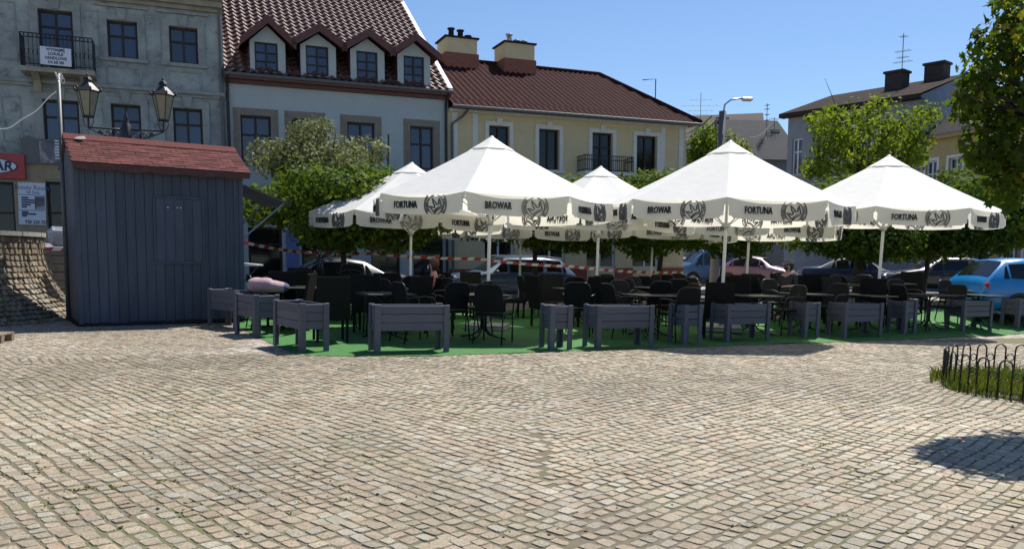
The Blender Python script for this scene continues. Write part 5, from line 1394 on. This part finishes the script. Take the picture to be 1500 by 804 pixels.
# ------------------------------------------------------------------ cars
ST = {  # x, half width, z bottom, belt, roof, half roof width
 'hatch':[(0,.62,.42,.62,.64,.5),(.03,.76,.30,.80,.83,.6),(.10,.80,.26,.93,.96,.66),(.55,.84,.24,.96,1.40,.56),(1.1,.85,.24,.95,1.45,.58),(2.1,.85,.24,.93,1.43,.58),(2.95,.85,.24,.90,.95,.68),(3.75,.82,.26,.78,.83,.62),(4.05,.74,.30,.64,.67,.55),(4.15,.60,.40,.56,.58,.45)],
 'sedan':[(0,.62,.42,.62,.64,.5),(.04,.78,.30,.84,.87,.6),(.12,.80,.26,.93,.97,.66),(.75,.85,.24,.96,1.02,.64),(1.35,.86,.24,.95,1.36,.55),(1.9,.86,.24,.94,1.42,.57),(2.6,.86,.24,.92,1.40,.57),(3.35,.85,.24,.90,.95,.68),(4.1,.82,.26,.78,.83,.62),(4.4,.72,.30,.62,.66,.52),(4.48,.60,.40,.54,.56,.45)],
 'wagon':[(0,.62,.42,.62,.64,.5),(.03,.77,.30,.84,.87,.62),(.10,.81,.26,.95,.98,.68),(.55,.85,.24,.97,1.42,.58),(1.2,.86,.24,.96,1.47,.60),(2.6,.86,.24,.93,1.45,.60),(3.4,.86,.24,.91,.96,.70),(4.2,.83,.26,.80,.85,.64),(4.55,.74,.30,.66,.69,.55),(4.66,.60,.40,.58,.60,.45)],
 'beetle':[(0,.45,.42,.55,.57,.35),(.06,.66,.30,.70,.74,.5),(.35,.80,.24,.90,1.00,.6),(.9,.85,.22,.95,1.34,.58),(1.6,.85,.22,.95,1.50,.56),(2.3,.85,.22,.93,1.40,.54),(2.85,.84,.22,.90,1.02,.6),(3.5,.78,.24,.80,.90,.52),(3.95,.62,.30,.62,.68,.38),(4.08,.45,.40,.52,.55,.3)],
 'van':[(0,.70,.42,.70,1.2,.68),(.04,.80,.30,.95,1.70,.70),(.2,.84,.26,.98,1.80,.72),(1.5,.85,.24,.98,1.83,.73),(2.9,.85,.24,.97,1.78,.70),(3.5,.85,.24,.95,1.12,.72),(4.0,.80,.26,.88,.98,.66),(4.25,.70,.34,.70,.75,.6)]}
WIN = {'hatch':(3,6,2,3,5,6),'sedan':(4,7,3,4,6,7),'wagon':(3,6,2,3,5,6),'beetle':(3,6,2,3,5,6),'van':(2,5,1,2,4,5)}
def car(kind, label, paint, loc, rz, scale=1):
    t = thing('parked_car',label,'car',loc,rz,'cars parked around the square'); st = ST[kind]; L = st[-1][0]; t.scale = (scale,)*3
    def sec(s):
        x,hw,zb,be,zr,hr = s; x -= L/2
        h = [(0,zb),(hw*.82,zb),(hw*.97,zb+.10),(hw,(zb+be)/2+.04),(hw*.985,be-.06),(hw*.95,be)]
        k = max(.02,zr-be); h += [(hr+(hw*.95-hr)*.12,zr-.12*k),(hr*.9,zr),(hr*.45,zr+.025),(0,zr+.03)]
        return [(x,y,z) for y,z in h]
    S = [sec(s) for s in st]; n_ = len(S[0]); m = MB(); vs = []; fs = []
    for q in S:
        vs += q; vs += [(x,-y,z) for x,y,z in q]
    w2 = 2*n_
    for i in range(len(S)-1):
        for j in range(n_-1):
            a = i*w2+j; fs.append((a,a+1,a+w2+1,a+w2)); b = a+n_; fs.append((b,b+w2,b+w2+1,b+1))
    for e in (0,len(S)-1):
        b = e*w2; fs.append(tuple(b+i for i in range(n_))+tuple(b+n_+i for i in range(n_-2,0,-1)))
    m.add(vs,fs); body = m.build('body',paint,t,True)
    def side(i,u,v,s):   # point on the side glass of interval i
        A,B = S[i],S[i+1]; p = [A[5][k]*(1-u)+B[5][k]*u for k in range(3)]; q = [A[6][k]*(1-u)+B[6][k]*u for k in range(3)]
        r_ = [p[k]*(1-v)+q[k]*v for k in range(3)]; return (r_[0],s*(r_[1]+.012),r_[2])
    i0,i1,r0,r1,f0,f1 = WIN[kind]
    for s in (1,-1):
        for i in range(i0-1,i1):
            u0,u1 = (.08,.94)
            if i == i0-1: u0,u1 = .62,.99
            if i == i1-1: u0,u1 = .03,.55
            if kind == 'van' and i == 2: continue
            va = .10; pts = [side(i,u0,va if i != i0-1 else .14,s),side(i,u1,va,s),side(i,u1,.92,s),side(i,u0,.92,s)]
            if i == i0-1: pts = [side(i,.70,.12,s),side(i,.99,.08,s),side(i,.99,.9,s),side(i,.88,.8,s)]
            if i == i1-1: pts = [side(i,.02,.08,s),side(i,.72,.10,s),side(i,.30,.88,s),side(i,.02,.9,s)]
            MB().add(pts,[(0,1,2,3)]).build('side_window','glass_dark',t)
    def top(i0_,i1_,nm,a,b):
        A,B = S[i0_],S[i1_]
        def P(u,k,s): 
            p = [A[k][c]*(1-u)+B[k][c]*u for c in range(3)]; return p
        vs = []
        for u in (a,b):
            p7 = P(u,7,1); p9 = P(u,9,1); vs += [(p7[0],p7[1]*1.0,p7[2]+.012),(p9[0],0,p9[2]+.012),(p7[0],-p7[1]*1.0,p7[2]+.012)]
        dx = .012*(1 if S[i1_][0][0] > 0 and nm == 'windscreen' else -1); vs = [(x+dx,y,z) for x,y,z in vs]
        MB().add(vs,[(0,1,4,3),(1,2,5,4)]).build(nm,'glass_dark',t)
    top(r0,r1,'rear_window',.15,.93); top(f0,f1,'windscreen',.06,.93)
    for wx in (.80-L/2,L/2-.82):
        for s in (1,-1):
            y0 = .84 if kind != 'van' else .84
            Tm = Matrix.Translation((wx,s*.76,.31)) @ Matrix.Rotation(R(90)*-s,4,'X')
            wh = MB().lathe([(.17,.09),(.25,.11),(.30,.09),(.31,.03),(.31,-.10),(.2,-.10)],20,Tm).build('wheel','tyre',t,True)
            MB().lathe([(0,.085),(.05,.09),(.10,.075),(.19,.095),(.19,.08)],16,Tm).build('rim','rim',wh,True)
            MB().lathe([(.30,.105),(.37,.102),(.37,.0)],18,Tm,a0=R(180) if s > 0 else R(0),a1=R(360) if s > 0 else R(180)).build('wheel_arch','car_trim',t)
    for s in (1,-1):
        bz = st[-3][3]-.04
        MB().box(L/2-.34,L/2-.10,s*.50-.14,s*.50+.14,bz-.10,bz+.06,bev=.04).build('headlight','clear_lens',t)
        rz_ = st[2][3]-.10; MB().box(-L/2+.035,-L/2+.17,s*.70-.075,s*.70+.072,rz_-.14,rz_+.06,bev=.03).build('tail_light','red_lens',t)
        mx = st[i1][0]-L/2-.35
        MB().box(mx-.06,mx+.05,s*.92-.09,s*.92+.09,.92,1.04,bev=.03).build('mirror',paint,t)
        MB().box(-.18,.02,s*.862-.012,s*.862+.012,.80,.83).build('door_handle',paint,t)
    MB().box(-L/2-.02,-L/2+.10,-.68,.68,.30,.44,bev=.04).build('rear_bumper',paint,t); MB().box(L/2-.14,L/2+.01,-.66,.66,.30,.42,bev=.04).build('front_bumper',paint,t)
    if kind == 'wagon':
        for s in (1,-1): MB().tube([(st[3][0]-L/2,s*.58,1.46),(st[4][0]-L/2,s*.60,1.53),(st[5][0]-L/2,s*.60,1.51),(st[5][0]-L/2+.15,s*.58,1.45)],.018,6).build('roof_rail','alu',t)
    return t
def cloc(px,d): return onground(at(px,400,d),.0)
PA = {'navy':carpaint('dark_navy_paint',(.016,.020,.034)),'steel':carpaint('steel_blue_paint',(.06,.10,.17)),'sky':carpaint('sky_blue_paint',(.05,.13,.28)),'pink':carpaint('pale_pink_paint',(.20,.10,.16)),'blue':carpaint('deep_blue_paint',(.014,.020,.055)),'bright':carpaint('bright_blue_paint',(.004,.22,.58)),'silver':carpaint('silver_paint',(.4,.4,.42))}
car('sedan','dark navy saloon parked under the round maple beside the kiosk',PA['navy'],cloc(484,23.6),YAW+math.pi)
car('wagon','steel-blue estate car with roof rails parked before the yellow house',PA['steel'],cloc(742,27.4),YAW+math.pi)
car('van','sky-blue van parked beyond the red plinth of the yellow house',PA['sky'],cloc(1040,43),R(190))
car('hatch','silver car just showing past the corner of the red plinth',PA['silver'],cloc(1000,46),R(160))
car('beetle','pale pink rounded car turned towards the square',PA['pink'],cloc(1112,40),R(-38))
car('sedan','deep blue saloon parked under the broad dark maple',PA['blue'],cloc(1252,34),R(-14))
car('hatch','dark car in the shade between the leaning parasol pole and the blue car',PA['navy'],cloc(1372,32),R(170))
car('hatch','bright blue hatchback parked right behind the end planters',PA['bright'],onground(at(1536,400,20.2)),R(4),1.05)

# ------------------------------------------------------------------ people sitting on the terrace
def skin(name, joints, edges, mat, parent, root=0, sub=2):
    me = bpy.data.meshes.new(name); me.from_pydata([j[0] for j in joints],edges,[]); o = bpy.data.objects.new(name,me); COL.objects.link(o)
    md = o.modifiers.new('s','SKIN'); md.use_smooth_shade = True
    for i,j in enumerate(joints):
        sv = me.skin_vertices[0].data[i]; rr_ = j[1]; sv.radius = rr_ if isinstance(rr_,tuple) else (rr_,rr_); sv.use_root = (i == root)
    o.modifiers.new('u','SUBSURF').levels = sub
    bpy.context.view_layer.update(); dg = bpy.context.evaluated_depsgraph_get(); m2 = bpy.data.meshes.new_from_object(o.evaluated_get(dg)); bpy.data.objects.remove(o)
    m2.materials.clear(); m2.materials.append(M[mat]); m2.name = name
    return obj(name,m2,parent)
def person(label, loc, rz, top, hat=False):
    """seated, facing +x; seat height .46; hands on the table"""
    t = thing('person',label,'person',loc,rz,'people sitting on the terrace')
    J = [((0,0,.56),(.13,.15)),((.02,0,.75),(.11,.14)),((.03,0,.98),(.105,.155)),((.035,0,1.08),(.06,.075)),((.05,0,1.14),(.05,.05)),
         ((.06,0,1.20),(.075,.065)),((.065,0,1.28),(.095,.075)),((.055,0,1.345),(.06,.05)),
         ((.03,.19,1.02),.052),((.06,.235,.80),.042),((.30,.19,.79),.032),((.37,.165,.79),(.022,.034)),
         ((.03,-.19,1.02),.052),((.06,-.235,.80),.042),((.30,-.19,.79),.032),((.37,-.165,.79),(.022,.034)),
         ((.08,.10,.53),.085),((.45,.12,.53),.060),((.45,.12,.10),.042),((.56,.12,.045),(.035,.04)),
         ((.08,-.10,.53),.085),((.45,-.12,.53),.060),((.45,-.12,.10),.042),((.56,-.12,.045),(.035,.04))]
    ed = [(0,1),(1,2),(2,3),(3,4),(4,5),(5,6),(6,7),(2,8),(8,9),(9,10),(10,11),(2,12),(12,13),(13,14),(14,15),(0,16),(16,17),(17,18),(18,19),(0,20),(20,21),(21,22),(22,23)]
    for s,b in ((1,11),(-1,15)):
        for i,(dy,l) in enumerate(((-.03,.055),(-.01,.07),(.010,.068),(.030,.055))):
            k = len(J); x,y,z = J[b][0]; J.append(((x+.045,y+dy,z-.002),.0095)); J.append(((x+.045+l,y+dy*1.2,z-.012),.008)); ed += [(b,k),(k,k+1)]
        k = len(J); J.append(((x+.03,y-s*.045,z),.010)); ed.append((b,k))
    skin('body',J,ed,'skin',t)
    sc = lambda idx,k: [(J[i][0],tuple(q*k for q in J[i][1]) if isinstance(J[i][1],tuple) else J[i][1]*k) for i in idx]
    skin('shirt',sc([0,1,2,3,8,9,12,13],1.12),[(0,1),(1,2),(2,3),(2,4),(4,5),(2,6),(6,7)],top,t)
    skin('trousers',sc([0,16,17,18,20,21,22],1.12),[(0,1),(1,2),(2,3),(0,4),(4,5),(5,6)],'dark_cloth',t)
    m = MB(); m.lathe([(.0,.12),(.065,.105),(.105,.05),(.118,-.01),(.115,-.08),(.085,-.15)],14,Matrix.Translation((.035,0,1.285)) @ Matrix.Rotation(R(-20),4,'Y') @ Matrix.Scale(.92,4,(0,1,0))); m.v = [(x if z > 1.30 else min(x,.075),y,z) for x,y,z in m.v]
    m.build('hair','hair' if not hat else 'dark_cloth',t,True)
    m = MB(); m.box(.135,.172,-.055,.055,1.165,1.235,bev=.02); m.build('face_mask' if not hat else 'beard','mask' if not hat else 'hair',t)
    for s in (-1,1): MB().lathe([(0,.008),(.010,.004),(.012,-.004)],8,Matrix.Translation((.148,s*.032,1.272)) @ Matrix.Rotation(R(90),4,'Y')).build('eye','ink',t)
    MB().prism([(.145,1.275),(.178,1.228),(.145,1.222)],-.014,.014).build('nose','skin',t)
    for s in (-1,1): MB().box(.04,.07,s*.082-.008,s*.082+.008,1.225,1.285,bev=.006).build('ear','skin',t)
    if hat:
        m = MB(); m.lathe([(0,.09),(.06,.08),(.10,.04),(.108,-.02)],16,Matrix.Translation((.05,0,1.32))); m.build('cap','frame_grey',t,True)
        MB().prism([(.12,1.305),(.24,1.285),(.24,1.293),(.12,1.318)],-.08,.08).build('cap_brim','frame_grey',t)
    return t
p = onground(at(638,400,16.4),.016); person('person in a coral top with a pale face mask sitting at a terrace table',p,R(185),'pink_cloth')
copyp = p; ch = chair_high()
q = p+Vector((math.cos(R(185))*.02,math.sin(R(185))*.02,0)); ch.location = q; ch.rotation_euler = (0,0,R(185+90)); ch['label'] = 'tall rattan chair in which the person in the coral top sits'; del ch['group']
p = onground(at(1156,410,18.4),.016); person('person in dark clothes and grey cap sitting at a terrace table',p,R(215),'dark_cloth',True)
ch = chair_high(); ch.location = p; ch.rotation_euler = (0,0,R(215+90)); ch['label'] = 'tall rattan chair in which the person with the cap sits'; del ch['group']

# ------------------------------------------------------------------ red and white barrier tape
def tape(label, pts, wd=.075):
    P0 = pts[0]; base = []
    for a,b in zip(pts,pts[1:]):
        L = (b-a).length; n_ = int(L/.06)
        for i in range(n_): u = i/n_; base.append(a.lerp(b,u)+Vector((0,0,-.04*L*4*u*(1-u)*.35)))
    base.append(pts[-1]); me = MB()
    for i in range(len(base)-1):
        a,b = base[i]-P0,base[i+1]-P0; tw = .3*math.sin(i*.05); k = (i//3)%2; sh = .05
        d = (b-a).normalized()*sh
        up = Vector((0,tw*wd,wd))
        me.add([a-d*0,b-d*0,b+d+up,a+d+up],[(0,1,2,3)],mi=k)
    o = me.build('barrier_tape',['tape_red','tape_white'],None,loc=P0); tag(o,label,'tape','red and white barrier tapes')
    bm = bmesh.new(); bm.from_mesh(o.data); bmesh.ops.remove_doubles(bm,verts=bm.verts,dist=.0005); bm.to_mesh(o.data); bm.free()
tape('red and white barrier tape strung behind the terrace from the kiosk to the yellow house',[at(356,357,19),at(450,372,21.3),at(545,373.5,21.5),at(700,381,21.8),at(835,392,22.6),at(1000,401,25)])
tape('short red and white barrier tape between the stone base and the pallet loads',[at(-40,364,18.6),at(62,367,18.9),at(110,366,19.3)])
